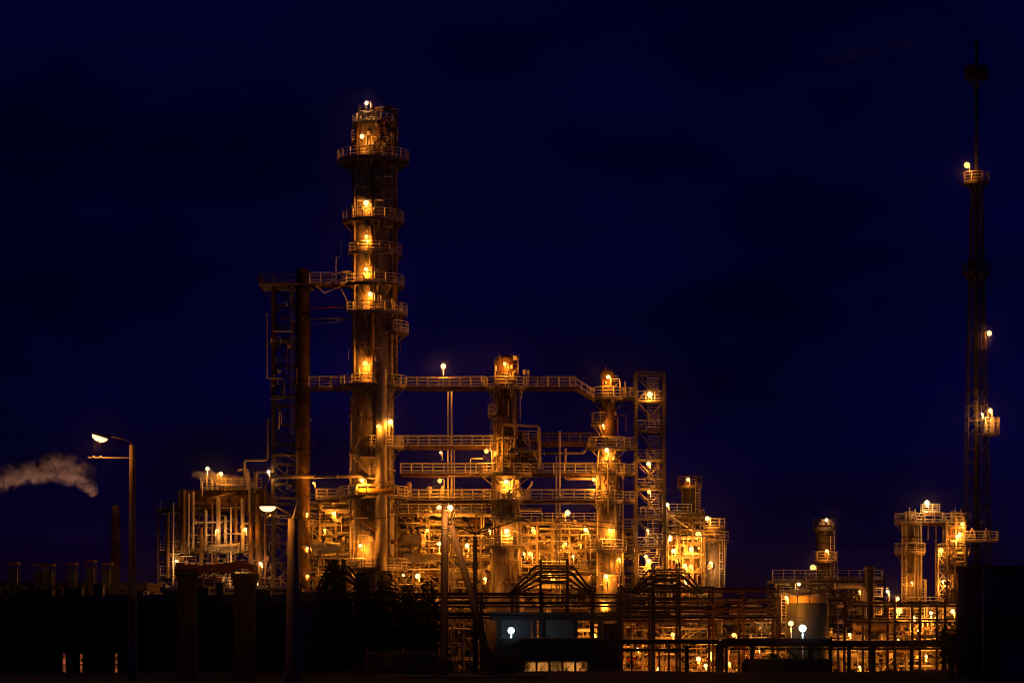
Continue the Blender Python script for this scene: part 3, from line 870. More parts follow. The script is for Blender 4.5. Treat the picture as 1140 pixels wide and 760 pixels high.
def process_frame(name, label, xs, ys, D, depth, seed, rails=True, npipe=5, nvert=8, nvess=2, m_='steel', group='pipework decks of the plant', ground=True, deck=True, brace=True, pipe_m=None, rmax=2.2, dens=1.0):
    rr = random.Random(seed); s = S(D); k = s.k
    x0, x1 = xs[0], xs[-1]
    pm = pipe_m or PIPE_M
    root = thing(name, label, 'structure', Vector((s.x((x0 + x1) / 2), D, 0)), group)
    zb = 0 if ground else s.z(ys[-1])
    for x in xs:
        for d in (0, depth):
            MB().ibeam(Vector((s.x(x), D + d, zb)), Vector((s.x(x), D + d, s.z(ys[0]) + rr.uniform(0, .6))), .24, .22).build('post', m_, root)
    for li, y in enumerate(ys):
        for d in (0, depth):
            MB().ibeam((s.x(x0), D + d, s.z(y) - .2), (s.x(x1), D + d, s.z(y) - .2), .3, .2).build('beam', m_, root)
        for x in xs:
            MB().bar((s.x(x), D + .16, s.z(y) - .25), (s.x(x), D + depth - .16, s.z(y) - .25), .16, .26).build('beam', m_, root)
        if deck:
            dk = MB().bb(s.x(x0), s.x(x1), D + depth * .25, D + depth - .15, s.z(y) - .06, s.z(y) - .01).build('deck', 'grating', root)
            if rails and (li % 2 == 0 or rr.random() < .5):
                a = rr.choice([x0, x0, xs[len(xs) // 3]]); bq = rr.choice([x1, x1, xs[-2]])
                MB().rail([Vector((s.x(a), D + depth * .25, s.z(y))), Vector((s.x(bq), D + depth * .25, s.z(y)))], 1.1, 1.2, .07).build('railing', 'galvanised', dk)
        ylow = ys[li + 1] if li + 1 < len(ys) else s and HOR + CAM_Z / k
        gap = ylow - y
        for q in range(npipe):
            a = rr.uniform(x0 - 4, x0 + (x1 - x0) * .6); b_ = min(x1 + 5, a + rr.uniform(.25, .9) * (x1 - x0))
            py = y + rr.uniform(.12, .9) * gap; d = rr.uniform(-.7, depth * .6); r = rr.choice([.6, .8, 1.0, 1.3, 1.8, rmax])
            pts = []
            e = rr.random()
            if e < .35: pts = [(a, py - rr.uniform(5, 18), d), (a, py, d), (b_, py, d)]
            elif e < .55: pts = [(a, py, d), (b_, py, d), (b_, py + rr.uniform(6, 22), d)]
            elif e < .72:
                mx = rr.uniform(a + 8, b_ - 8) if b_ - a > 20 else (a + b_) / 2; jog = rr.choice([-8, -5, 6, 9])
                pts = [(a, py, d), (mx, py, d), (mx, py + jog, d), (b_, py + jog, d)]
            else: pts = [(a, py, d), (b_, py, d)]
            px_pipe(root, s, pts, r, m_=rr.choice(pm), n=8)
    for q in range(nvert):
        x = rr.uniform(x0, x1); ya = rr.uniform(ys[0] - 3, ys[-1] - 8); yb = min(ya + rr.uniform(18, 70), HOR + CAM_Z / k - 1); d = rr.uniform(-.6, depth * .5)
        r = rr.choice([.5, .7, .9, 1.3, 1.8])
        e = rr.random()
        if e < .4: pts = [(x - rr.choice([-9, 7, 12]), ya, d), (x, ya, d), (x, yb, d)]
        elif e < .6: pts = [(x, ya, d), (x, (ya + yb) / 2, d), (x + rr.choice([-7, 8]), (ya + yb) / 2 + 5, d), (x + rr.choice([-7, 8]), yb, d)]
        else: pts = [(x, ya, d), (x, yb, d)]
        px_pipe(root, s, pts, r, m_=rr.choice(pm), n=8)
    for q in range(nvess):
        li = rr.randrange(len(ys)); y = ys[li]
        L = rr.uniform(2.2, 4.5); r = rr.uniform(.35, .7); xx = rr.uniform(x0 + L / 2 / k, max(x0 + L / 2 / k + 1, x1 - L / 2 / k))
        hvessel(root, Vector((s.x(xx), D + rr.uniform(.3, depth * .5), s.z(y) + r * 1.4)), L, r, rr.choice(['cladding_pipe', 'cladding', 'brown_paint']))
    clutter(root, s, x0, x1, ys[0] - 4, HOR + CAM_Z / k - 2 if ground else ys[-1], -.9, depth * .55, seed + 500, int((x1 - x0) * (ys[-1] - ys[0] + 12) / 38 * dens))
    if brace:
        bm = MB()
        for a, b_ in zip(xs, xs[1:]):
            for ya, yb in zip(ys, ys[1:]):
                if rr.random() < .3:
                    bm.bar(s.p(a, ya), s.p(b_, yb), .12); 
                    if rr.random() < .5: bm.bar(s.p(b_, ya), s.p(a, yb), .12)
        if bm.v: bm.build('bracing', m_, root)
    return root, s

MIDM = ['cladding_pipe', 'cladding_pipe', 'cladding', 'galvanised', 'brown_paint', 'steel']
process_frame('pipework_deck', 'lit pipe deck between lattice tower and tallest column', [338, 356, 374, 392], [563, 582, 599, 617, 640, 668], 304, 6, 11, npipe=5, nvert=7, nvess=3, pipe_m=MIDM)
process_frame('pipework_deck', 'lit pipe deck between tallest column and second column', [442, 460, 478, 497, 516, 535, 548], [571, 588, 603, 620, 637, 660, 690], 306, 7, 12, npipe=8, nvert=16, nvess=6, pipe_m=MIDM)
process_frame('pipework_deck', 'lit pipe deck between second column and third column', [580, 598, 616, 634, 652, 668], [581, 593, 611, 628, 648, 672, 700], 305, 7, 13, npipe=8, nvert=14, nvess=5, pipe_m=MIDM)
process_frame('pipework_deck', 'tall equipment deck behind second and third columns', [590, 612, 640, 664, 690, 706], [588, 618, 650, 690], 315, 6, 14, npipe=6, nvert=8, nvess=4, pipe_m=MIDM)
process_frame('pipework_deck', 'tall equipment deck behind the tallest column', [340, 370, 400, 440, 470, 505, 540], [560, 590, 625, 660, 700], 317, 7, 15, npipe=6, nvert=10, nvess=5, pipe_m=MIDM)
# second column side boxes at the third-level walkway
process_frame('pipework_deck', 'narrow equipment platform around the neck of the second column', [552, 576, 598], [490, 511, 526], 299.5, 2.2, 16, npipe=3, nvert=4, nvess=2, ground=False, brace=False)

def bright_exchanger(x, y, L, r, D, label):
    s = S(D)
    t = thing('heat_exchanger', label, 'exchanger', s.p(x, y) - Vector((0, 0, r * 1.4)), 'horizontal exchangers on the decks')
    c = s.p(x, y)
    m = MB(); m.hlathe(c, [(-L / 2 - r * .5, .04), (-L / 2 - r * .4, r * .55), (-L / 2 - r * .15, r * .9), (-L / 2, r), (L / 2 - .5, r), (L / 2 - .5, r * 1.2), (L / 2 - .3, r * 1.2), (L / 2 - .3, r), (L / 2, r), (L / 2 + .12, .04)], 18)
    m.build('shell', 'cladding_pipe', t)
    for q in (-.28, .28):
        MB().box(c + Vector((L * q, 0, -r - .02)), .3, r * 1.5, r * .76).build('saddle', 'steel', t)
        n = MB(); n.cyl(c + Vector((L * q * .6, 0, r * .8)), c + Vector((L * q * .6, 0, r * 1.7)), r * .25, 8); n.cyl(c + Vector((L * q * .6, 0, r * 1.6)), c + Vector((L * q * .6, 0, r * 1.8)), r * .45, 10)
        n.build('nozzle', 'steel', t)
bright_exchanger(474, 621, 4.6, .62, 303.5, 'pale horizontal exchanger left of the wooden pole')
bright_exchanger(462, 601, 2.2, .7, 303.8, 'short horizontal drum above the pale exchanger near the tallest column')
bright_exchanger(366, 609, 3.6, .6, 301.5, 'horizontal exchanger between lattice tower and tallest column')
bright_exchanger(640, 646, 4.4, .55, 302.5, 'low horizontal exchanger left of the third column')
bright_exchanger(520, 640, 4.0, .6, 303, 'low horizontal exchanger between wooden poles and second column')

# small vertical drums standing on the fourth-level walkways
def small_drum(x, y0, y1, rpx, D, label):
    s = S(D); t = thing('vertical_drum', label, 'drum', Vector((s.x(x), D, s.z(y1))))
    c = Vector((s.x(x), D, 0)); r = rpx * s.k
    MB().lathe(c, [(r * .6, s.z(y1) + .3), (r, s.z(y1) + .5), (r, s.z(y0) - r * .5), (r * .7, s.z(y0) - r * .12), (.02, s.z(y0))], 18).build('shell', 'cladding_pipe', t)
    for a in (30, 150, 270):
        d = Vector((math.cos(math.radians(a)) * r * .8, math.sin(math.radians(a)) * r * .8, 0))
        MB().bar(c + d + Vector((0, 0, s.z(y1) - .2)), c + d + Vector((0, 0, s.z(y1) + .7)), .1).build('leg', 'steel', t)
small_drum(455, 536, 557, 3.2, 300.8, 'upright round-topped drum behind the walkway beside the tallest column')
small_drum(478, 541, 557, 3.0, 300.8, 'upright drum behind the walkway near the thin pipe pair')
small_drum(493, 541, 557, 2.4, 300.9, 'narrow upright drum against the thin pipe pair')

mid_lamps = [(489.5, 535, 298.8, 'lamp above the fourth-level walkway beside the thin pipes', 150, 557, 5), (490.5, 503.5, 300.6, 'small lamp on the thin pipes above the third-level walkway', 30, 512, 2),
    (489, 564.5, 303.6, 'lamp just left of the wooden pole below the fourth-level walkway', 190, 588, 3), (476, 590, 304.4, 'small lamp on the deck left of the wooden pole', 70, 603, -3),
    (489, 605, 303.6, 'lamp on a mast above the pale exchanger', 190, 632, 0.2), (594, 590, 303.8, 'small lamp on the deck right of the second column', 90, 603, 2),
    (590, 616, 302.8, 'lamp beside the foot of the second column', 190, 628, 3), (632, 570.5, 302, 'lamp on a mast between the second and third columns', 150, 590, -3),
    (652, 589.5, 303, 'lamp at the deck corner left of the third column', 170, 603, 3), (629.5, 605, 303, 'lamp on a mast beside the pale pipe pair', 160, 620, -3),
    (638, 619, 303.5, 'tiny lamp under the decks near the pale pipe pair', 50, 628, 1), (545, 590, 303.8, 'tiny lamp left of the second column', 70, 603, 1),
    (361.5, 589.5, 302.6, 'small lamp on the deck left of the tallest column', 90, 600, 1), (342, 572, 301.5, 'small lamp at the deck corner beside the lattice tower', 35, 583, -1),
    (342, 610, 301.5, 'upper of two small lamps behind the concrete pole', 30, 620, 1), (342.5, 641, 301.5, 'lower of two small lamps behind the concrete pole', 30, 652, 1),
    (449, 640, 296.4, 'tiny lamp low beside the foot of the tallest column', 60, 632, 1), (689, 622, 298.6, 'small lamp between third column and stair tower', 90, 640, 2),
    (673, 671, 299, 'lamp under the pipe rack below the third column', 260, 690, 1), (540, 644, 296.6, 'small lamp among pipes behind the diagonal wooden brace', 60, 655, 1),
    (583.5, 616, 297.2, 'small lamp against the second column beside a brighter one', 45, 626, 1), (349, 537.5, 300.2, 'small lamp at the corner of the fourth-level walkway by lattice tower', 60, 552, 2),
    (520, 607, 303.6, 'lamp under the deck behind the twin-arm lamp post', 130, 620, 2), (465, 641, 302, 'lamp under the decks behind the spruce tops', 170, 655, 2),
    (612, 640, 302, 'lamp under the decks behind the trapezoid pipe loop', 160, 655, 2), (372, 571, 302, 'lamp under the fourth-level walkway left of the tallest column', 120, 582, 2),
    (372, 637, 301, 'lamp low between lattice tower and tallest column', 120, 650, 2)]
for (x, y, D, lb, pw, b, dx) in mid_lamps:
    small = ('small' in lb) or ('tiny' in lb)
    lamp(x, y, D, lb, pw * .85, b, dx, r=.16 if small else .25, kind='s')

# ================================================================== LEFT GROUP
def left_group():
    root, s = process_frame('heater_structure', 'furnace structure with upright tubes left of the lattice tower', [176, 197, 218, 240, 262, 284, 298], [566, 612, 640, 668], 315, 8, 21, npipe=3, nvert=8, nvess=2, m_='brown_dark', dens=1.3)
    k = s.k
    for (x, y0, y1, r, m_) in [(205, 546, 610, 3, 'brown_dark'), (211, 550, 611, 1.2, 'cladding_pipe'), (216, 548, 611, 1.5, 'cladding_pipe'), (230, 568, 612, 1.8, 'cladding_pipe'), (237, 560, 640, 1.2, 'brown_paint'), (244, 553, 611, 2.6, 'cladding_pipe'), (252, 575, 608, 1.6, 'cladding_pipe'), (258, 566, 640, 1.0, 'galvanised'), (264, 560, 612, 1.4, 'brown_paint'),
                               (271, 556, 612, 2.2, 'cladding_pipe'), (280, 545, 640, 2.6, 'brown_dark'), (289, 552, 650, 4.0, 'brown_dark'), (188, 570, 640, 2.0, 'brown_dark'), (225, 588, 640, 2.0, 'brown_paint'), (194, 560, 650, 1.0, 'galvanised'), (296, 540, 655, 1.2, 'brown_paint')]:
        vvessel(root, s.x(x), s.D - .9, s.z(y1), s.z(y0), r * k, m_, 'riser_tube')
    MB().bb(s.x(198), s.x(298), s.D + .3, s.D + 5.5, s.z(566), s.z(545)).build('convection_box', 'brown_dark', root)
    d = MB().bb(s.x(224), s.x(292), s.D - .6, s.D + 5, s.z(545), s.z(543.4)).build('platform', 'grating', root)
    MB().rail([Vector((s.x(224), s.D - .6, s.z(543.4))), Vector((s.x(292), s.D - .6, s.z(543.4)))], 1.1, 1.2, .07).build('railing', 'galvanised', d)
    for (x, y0, y1, r) in [(231, 528, 545, 1.2), (237, 532, 545, 1.6), (226, 536, 552, 1.0), (252, 534, 546, 1.0), (277, 527, 545, 2.2), (284, 526, 548, 1.4)]:
        px_pipe(root, s, [(x, y1, -.9), (x, y0, -.9)], r)
    px_pipe(root, s, [(266, 524, -1.2), (276, 522, -1.2), (279, 530, -1.2), (279, 570, -1.2)], 1.2)
    px_pipe(root, s, [(287, 545, -1.2), (287, 526, -1.2), (299, 526, -1.2)], 1.1)
    px_pipe(root, s, [(242, 540, -1), (272, 540, -1)], 1.6); px_pipe(root, s, [(232, 556, -1), (262, 549, -1)], 1.6, m_='brown_paint')
    px_pipe(root, s, [(230, 609, -1.4), (268, 606, -1.4)], 1.6); px_pipe(root, s, [(250, 594, -1), (270, 594, -1)], .8)
    hvessel(root, s.p(250, 611, -.6), 3.4, .45)
    # hut with a lit doorway frame at the foot
    s2 = S(300)
    t = thing('pump_shelter', 'small open pump shelter with pale posts at the foot of the furnace structure', 'shelter', Vector((s2.x(240), 300, 0)))
    for x in (232, 240, 256):
        MB().bb(s2.x(x) - .1, s2.x(x) + .1, 299.8, 300.0, 0, s2.z(646)).build('post', 'galvanised', t)
    MB().bb(s2.x(225), s2.x(262), 299.4, 304, s2.z(645.8), s2.z(643)).build('roof', 'grey_paint', t)
    MB().bb(s2.x(226), s2.x(261), 304, 304.2, 0, s2.z(645.9)).build('back_wall', 'white_wall', t)
    MB().bb(s2.x(233.5), s2.x(238.5), 303.7, 303.95, 0, s2.z(650)).build('door', 'yellow_paint', t)
left_group()
process_frame('pipework_deck', 'dim low pipe deck along the foot of the furnace structure', [160, 190, 225, 262, 300, 335], [655, 672], 292, 5, 22, npipe=5, nvert=6, nvess=2, m_='steel')
for (x, y, D, lb, pw, b, dx, r) in [(231, 521.5, 313, 'high small lamp on a thin mast above the furnace structure', 40, 545, .2, .2), (246, 527.5, 312.6, 'bright lamp on top of the furnace structure beside the steam', 80, 545, -4, .26),
        (273, 589, 312.6, 'lamp between the upright tubes of the furnace structure', 75, 612, 2, .25), (235, 646.5, 298.5, 'lamp under the roof of the pump shelter', 220, 655, 1, .2),
        (299, 525, 302.3, 'small lamp at the elbow pipe against the lattice tower', 50, 534, 1, .17), (243, 590, 312.4, 'lamp behind the upright tubes at the middle of the furnace structure', 50, 611, -3, .12),
        (287, 650, 299.5, 'tiny lamp at ground level beside the lattice tower foot', 60, 660, 1, .15), (196, 624, 312.5, 'small lamp at the outer end of the furnace structure', 70, 640, 2, .15), 
        (290, 627, 312, 'small lamp low between furnace structure and lattice tower', 90, 640, 2, .16), (252, 628, 311.5, 'small lamp under the furnace structure deck', 80, 640, 2, .15)]:
    lamp(x, y, D, lb, pw, b, dx, r=r, kind='w' if r < .21 else 's')

# ================================================================== RIGHT BACK GROUP (between stair tower and gap)
def right_back():
    s = S(312)
    t = thing('flue_stack', 'dark stack with small top platform behind the stair tower', 'stack', Vector((s.x(768), 312, 0)))
    c = Vector((s.x(768), 312, 0))
    MB().lathe(c, lathe_px(s, [(760, 11), (560, 9), (545, 9), (541, 10), (539.5, 10), (539.5, 8.5)]), 24).build('shell', 'steel_dark', t)
    platform(t, c, s.z(541), .9, 1.45, 0, 360, brackets=6, rail_m='brown_paint')
    px_pipe(t, s, [(759, 541, -1), (759, 650, -1)], 1.2, m_='steel_dark')
    ladder(t, s.p(776, 600, -1), s.z(640), s.z(543), True)
    s = S(306); c = Vector((s.x(795), 306, 0))
    t = thing('fractionating_column', 'short dim column standing at the end of the main unit', 'column', Vector((s.x(795), 306, 0)))
    MB().lathe(c, lathe_px(s, [(762, 10), (600, 10), (596, 9), (588, 9), (585, 7), (583, .5)]), 26).build('shell', 'cladding', t)
    platform(t, c, s.z(602), 1, 1.6, 0, 360, brackets=6); platform(t, c, s.z(588), .9, 1.2, 0, 360, brackets=4)
    px_pipe(t, s, [(784, 592, -1), (784, 655, -1)], 1.0); px_pipe(t, s, [(806, 596, -.6), (808, 604, -.6), (806, 650, -.6)], .9)
    ladder(t, s.p(803, 650, -.9), s.z(655), s.z(604), True)
    nozzle(t, c, 1.0, s.z(630), -110, .25)
right_back()
process_frame('pipework_deck', 'pipe-crowded deck between the stair tower and the short dim column', [743, 757, 771, 784], [571, 588, 603, 618, 634, 650, 672], 301, 6, 31, npipe=4, nvert=9, nvess=3, m_='steel', pipe_m=MIDM)
for (x, y, D, lb, pw, b, dx, r) in [(766, 533.5, 310, 'lamp on top of the dark stack behind the stair tower', 14, 541, 2, .24), (787.5, 577, 303.5, 'lamp on a mast above the short dim column', 90, 590, 4, .26),
        (777.5, 594.5, 299, 'lamp on a tall mast before the pipe-crowded deck', 120, 650, 4, .28), (769.5, 611, 299.3, 'bright lamp in the middle of the pipe-crowded deck', 140, 628, 2, .28),
        (762.5, 629.5, 299.6, 'lamp low on the pipe-crowded deck', 140, 640, 2, .26), (769, 630, 299.6, 'lamp beside another low on the pipe-crowded deck', 90, 640, 2, .22), (750, 613, 299.6, 'lamp at the stair tower side of the pipe-crowded deck', 130, 628, 2, .22), (743, 561.5, 300, 'small pale lamp at the top corner of the pipe-crowded deck', 40, 575, 2, .2),
        (746, 597, 299.8, 'tiny lamp high on the pipe-crowded deck', 60, 604, 1, .16), (763, 646.5, 299, 'tiny lamp below the pipe-crowded deck', 40, 655, 1, .15), (791, 626, 303.4, 'faint lamp on the shaft of the short dim column', 70, 640, 2, .12), (721, 590, 298.4, 'tiny lamp midway down the stair tower', 30, 598, 1, .15)]:
    lamp(x, y, D, lb, pw, b, dx, r=r, kind='w' if r < .21 else 's')

# ================================================================== FAR MIDDLE COLUMN, TANK
def far_middle():
    s = S(330); c = Vector((s.x(918), 330, 0))
    t = thing('fractionating_column', 'lone dark column with a lamp and small crown of railings behind the green tank', 'column', Vector((s.x(918), 330, 0)))
    MB().lathe(c, lathe_px(s, [(755, 10), (640, 9), (600, 9.5), (592, 11), (588, 11), (586, 8)]), 26).build('shell', 'steel_dark', t)
    platform(t, c, s.z(588), .9, 1.45, 0, 360, brackets=6, rail_m='brown_paint')
    m = MB()
    for (x, y, w, h) in ((912, 583, .3, .5), (915, 581, .5, .8), (922, 582, .3, .7), (926, 585, .2, .9)): m.box(s.p(x, y, -.9), w, .3, h)
    m.build('valve', 'galvanised', t)
    platform(t, c, s.z(624), 1.0, 1.55, -160, 30, brackets=4)
    nozzle(t, c, 1.0, s.z(617), -85, .3)
    ladder(t, s.p(926, 640, -.9), s.z(655), s.z(590), False)
    t = thing('lightning_mast', 'thin bare mast beside the lone dark column', 'mast', Vector((s.x(931.5), 329, 0)))
    m = MB(); m.tube([Vector((s.x(931.5), 329, 0)), s.p(931.5, 616, -1)], .12, 6, True, .04); m.build('pole', 'steel', t)
    s = S(272); c = Vector((s.x(898), 272, 0))
    t = thing('storage_tank', 'dark green round tank with pale lit parapet and ladder', 'tank', Vector((s.x(898), 272, 0)))
    r = 24 * s.k
    MB().lathe(c, [(r, 0), (r, s.z(672)), (r * .98, s.z(671.5)), (r * .5, s.z(668.5)), (.02, s.z(667))], 40).build('shell', 'green_paint', t)
    b = MB()
    for z in (1.8, 3.6, 5.4, 7.2): b.ring(c, r - .02, r + .035, z - .04, z + .04, 0, 360)
    b.build('weld_band', 'green_paint', t)
    for i in range(4):
        b = MB(); a0 = -155 + i * 33; b.ring(c, r * .92, r * .945, s.z(671), s.z(663.5), a0 + 1.5, a0 + 31.5); b.build('parapet_panel', 'yellow_paint', t)
    ladder(t, s.p(872.5, 690, -.6), s.z(692), s.z(660), False)
    MB().rail([Vector((c.x + math.cos(math.radians(a)) * r * .97, c.y + math.sin(math.radians(a)) * r * .97, s.z(671.5))) for a in range(-25, 181, 10)], 1.0).build('railing', 'galvanised', t)
far_middle()
process_frame('pipework_deck', 'dim pipe deck between the green tank and the twin columns', [862, 888, 912, 938, 962, 985], [645, 664, 684], 296, 7, 41, npipe=5, nvert=10, nvess=0, m_='steel_dark')
def elbow_line():
    s = S(288)
    t = thing('elbow_pipe', 'thick pale pipe turning down through a right-angle elbow behind the tank', 'pipe', Vector((s.x(962), 288, 0)))
    px_pipe(t, s, [(930, 652), (962, 652), (962, 684), (962, 768)], 3.0, n=14, bend=.9)
    t = thing('vent_stack', 'squat dark capped vent stack beside the elbow pipe', 'stack', Vector((S(292).x(968), 292, 0)))
    q = S(292); c = Vector((q.x(968), 292, 0))
    MB().lathe(c, lathe_px(q, [(758, 6), (640, 5), (634, 5.5), (632, 5.5)]), 18).build('shell', 'steel_dark', t)
    MB().lathe(c, lathe_px(q, [(633, 7), (631, 6.5), (629.5, 3), (629, .4)]), 18).build('cap', 'steel', t)
elbow_line()
for (x, y, D, lb, pw, b, dx, r, kd) in [(920, 578.5, 327.5, 'lamp at the top of the lone dark column', 14, 588, 2, .24, 'w'), (920.5, 613, 327.2, 'lamp halfway up the lone dark column', 35, 624, 2, .2, 's'),
        (905, 631.5, 318, 'lamp on a mast left of the lone dark column', 60, 655, 4, .3, 's'), (889.5, 650, 294, 'small lamp above the green tank parapet', 25, 665, -4, .2, 'w'),
        (875.5, 665, 268, 'lamp at the top of the green tank ladder', 190, 672, 2, .2, 's'), (893.5, 699, 262, 'dazzling bluish white floodlight before the green tank', 40, 760, 0.2, .36, 'l'),
        (880.5, 693.5, 262, 'small amber lamp left of the bluish floodlight', 60, 720, .2, .22, 's'), (863, 688, 280, 'small lamp on a mast just left of the green tank', 70, 735, .2, .2, 'w'), (817, 706.5, 242, 'lamp on a low mast left of the green tank above the black pipeline', 50, 725, 3, .24, 's'), (957, 658, 285, 'faint lamp beside the elbow pipe', 40, 668, 1, .12, 's'), (1002, 640, 0, '', 0, 0, 0, 0, '')]:
    if lb: lamp(x, y, D, lb, pw, b, dx, r=r, kind=kd, group='sodium lamps of the plant' if kd != 'l' else 'bluish floodlights')

# ================================================================== TWIN COLUMNS, RIGHT
def twin_columns():
    s = S(312)
    for cx, rr, lb in ((1013, 8, 'nearer-to-tank column of the twin pair joined by a high platform'), (1064, 8, 'twin column of the pair standing next to the flare mast')):
        t = thing('fractionating_column', lb, 'column', Vector((s.x(cx), 312, 0)))
        c = Vector((s.x(cx), 312, 0))
        MB().lathe(c, lathe_px(s, [(757, rr + 2), (700, rr), (584, rr), (580, rr - 1), (570, rr - 2), (568, .4)]), 24).build('shell', 'cladding', t)
        bands(t, c, lambda z: rr * s.k, s.z(690), s.z(588), 1.6)
        for y in (582, 615): platform(t, c, s.z(y), rr * s.k - .05, 1.75, 0, 360, brackets=7)
        for dx in (3.5, 7.5, 10.5):
            px_pipe(t, s, [(cx + dx, 575, -1.1), (cx + dx, 700, -1.1)], 1.1 if dx < 9 else 1.6)
        for dx in (-6, -2, 4, 9):
            px_pipe(t, s, [(cx + dx, 582, -1), (cx + dx, 563 + abs(dx), -1)], .7, m_='galvanised')
        ladder(t, s.p(cx - 8, 680, -1.0), s.z(690), s.z(584), True)
        nozzle(t, c, rr * s.k, s.z(600), -80, .22); nozzle(t, c, rr * s.k, s.z(640), -100, .22)
    walkway('high bridge joining the tops of the twin columns', 1028, 1050, 582, 311.5, h=1.2)
    w, q = walkway('raised loading platform above the high bridge of the twin columns', 1026, 1045, 570, 312.5, h=.9)
    t = thing('standpipe', 'slim upright pipe between the twin columns', 'pipe', Vector((s.x(1042), 312, 0)))
    px_pipe(t, s, [(1042, 582, 0), (1042, 757, 0)], 1.2)
    px_pipe(t, s, [(1034, 583, .5), (1034, 600, .5)], .8)
    t = thing('scaffold_tower', 'small scaffold tower with platforms beside the inner twin column', 'scaffold', Vector((s.x(1027), 311, 0)))
    lattice_tower(t, S(311), 1022, 1031, 645, 757, 1.0, 14, 'galvanised', .1, .07)
    t = thing('scaffold_tower', 'narrow scaffold with landings between standpipe and outer twin column', 'scaffold', Vector((s.x(1050), 311, 0)))
    lattice_tower(t, S(311), 1045, 1055, 605, 757, 1.0, 14, 'galvanised', .1, .07)
    MB().bb(s.x(1044), s.x(1056), 310.6, 312.2, s.z(628), s.z(627)).build('platform', 'grating', t)
    # gables of a cable gantry beside the mast
    q = S(309)
    t = thing('cable_gantry', 'pale A-shaped gantry frames at the foot of the flare mast', 'gantry', q.p(1090, 603))
    m = MB()
    for x in (1082, 1098):
        m.bar(q.p(x - 5, 601), q.p(x, 587), .1); m.bar(q.p(x + 5, 601), q.p(x, 587), .1); m.bar(q.p(x - 3, 596), q.p(x + 3, 596), .1)
    m.build('frame', 'galvanised', t)
    MB().bb(q.x(1072), q.x(1110), 308.2, 310.2, q.z(603), q.z(601.3)).build('deck', 'grating', t)
    MB().rail([q.p(1072, 601.3, -.8), q.p(1110, 601.3, -.8)], 1.0).build('railing', 'galvanised', t)
twin_columns()
process_frame('pipework_deck', 'brightly lit pipe deck at the foot of the twin columns', [978, 996, 1014, 1032, 1050, 1066], [675, 688, 702, 720, 738], 300, 7, 51, npipe=6, nvert=14, nvess=4, m_='steel', pipe_m=MIDM)
process_frame('pipework_deck', 'narrow lit platform stack on the outer twin column', [1054, 1064, 1074], [585, 600, 618, 635, 655], 309, 2.5, 52, npipe=2, nvert=3, nvess=0, m_='steel', brace=False)
for (x, y, D, lb, pw, b, dx, r, kd) in [(1032, 559.5, 310.5, 'lamp on a mast above the high bridge of the twin columns', 110, 570, 2, .26, 'w'), (1071.5, 583, 308, 'lamp high on the outer twin column', 150, 600, 1, .26, 's'),
        (1068.5, 594, 307.8, 'lamp in the narrow platform stack of the outer twin column', 150, 603, 1, .2, 's'), (1066, 597, 307.6, 'brightest lamp on the outer twin column just below two others', 150, 608, 1, .25, 's'), (1047.5, 612.5, 310, 'lamp at the middle landing between the twin columns', 110, 620, 1, .26, 's'),
        (1051, 647.5, 310, 'lamp low between the twin columns', 140, 657, 1, .28, 's'), (999.5, 666, 298, 'lamp at the foot of the inner twin column beside a bigger one', 90, 680, -2, .22, 's'), (1001, 679.5, 297, 'large amber lamp at the foot of the inner twin column', 220, 692, -2, .36, 's'),
        (1017, 688.5, 298, 'lamp over the bright pipe deck below the twin columns', 200, 702, -2, .26, 's'), (1036.5, 682, 297.6, 'small pale lamp on a mast over the bright pipe deck', 90, 725, .2, .2, 'w'), (1042.5, 687.5, 298, 'lamp in the middle of the bright pipe deck', 170, 702, 2, .24, 's'),
        (1060.5, 680, 298, 'lamp at the far end of the bright pipe deck by the dark block', 150, 692, 2, .24, 's'), (988, 658, 296, 'small lamp on a bent mast left of the twin columns', 60, 676, 2, .16, 'w'), (1041, 709, 298, 'tiny lamp deep in the bright pipe deck', 110, 716, 1, .16, 's'), (1022, 702, 298.6, 'lamp half hidden inside the bright pipe deck', 200, 715, 1, .16, 's'),
        (1015, 648, 309.5, 'dim lamp between the pipes of the inner twin column', 90, 660, 1, .12, 's')]:
    lamp(x, y, D, lb, pw * .6, b, dx, r=r, kind=kd)

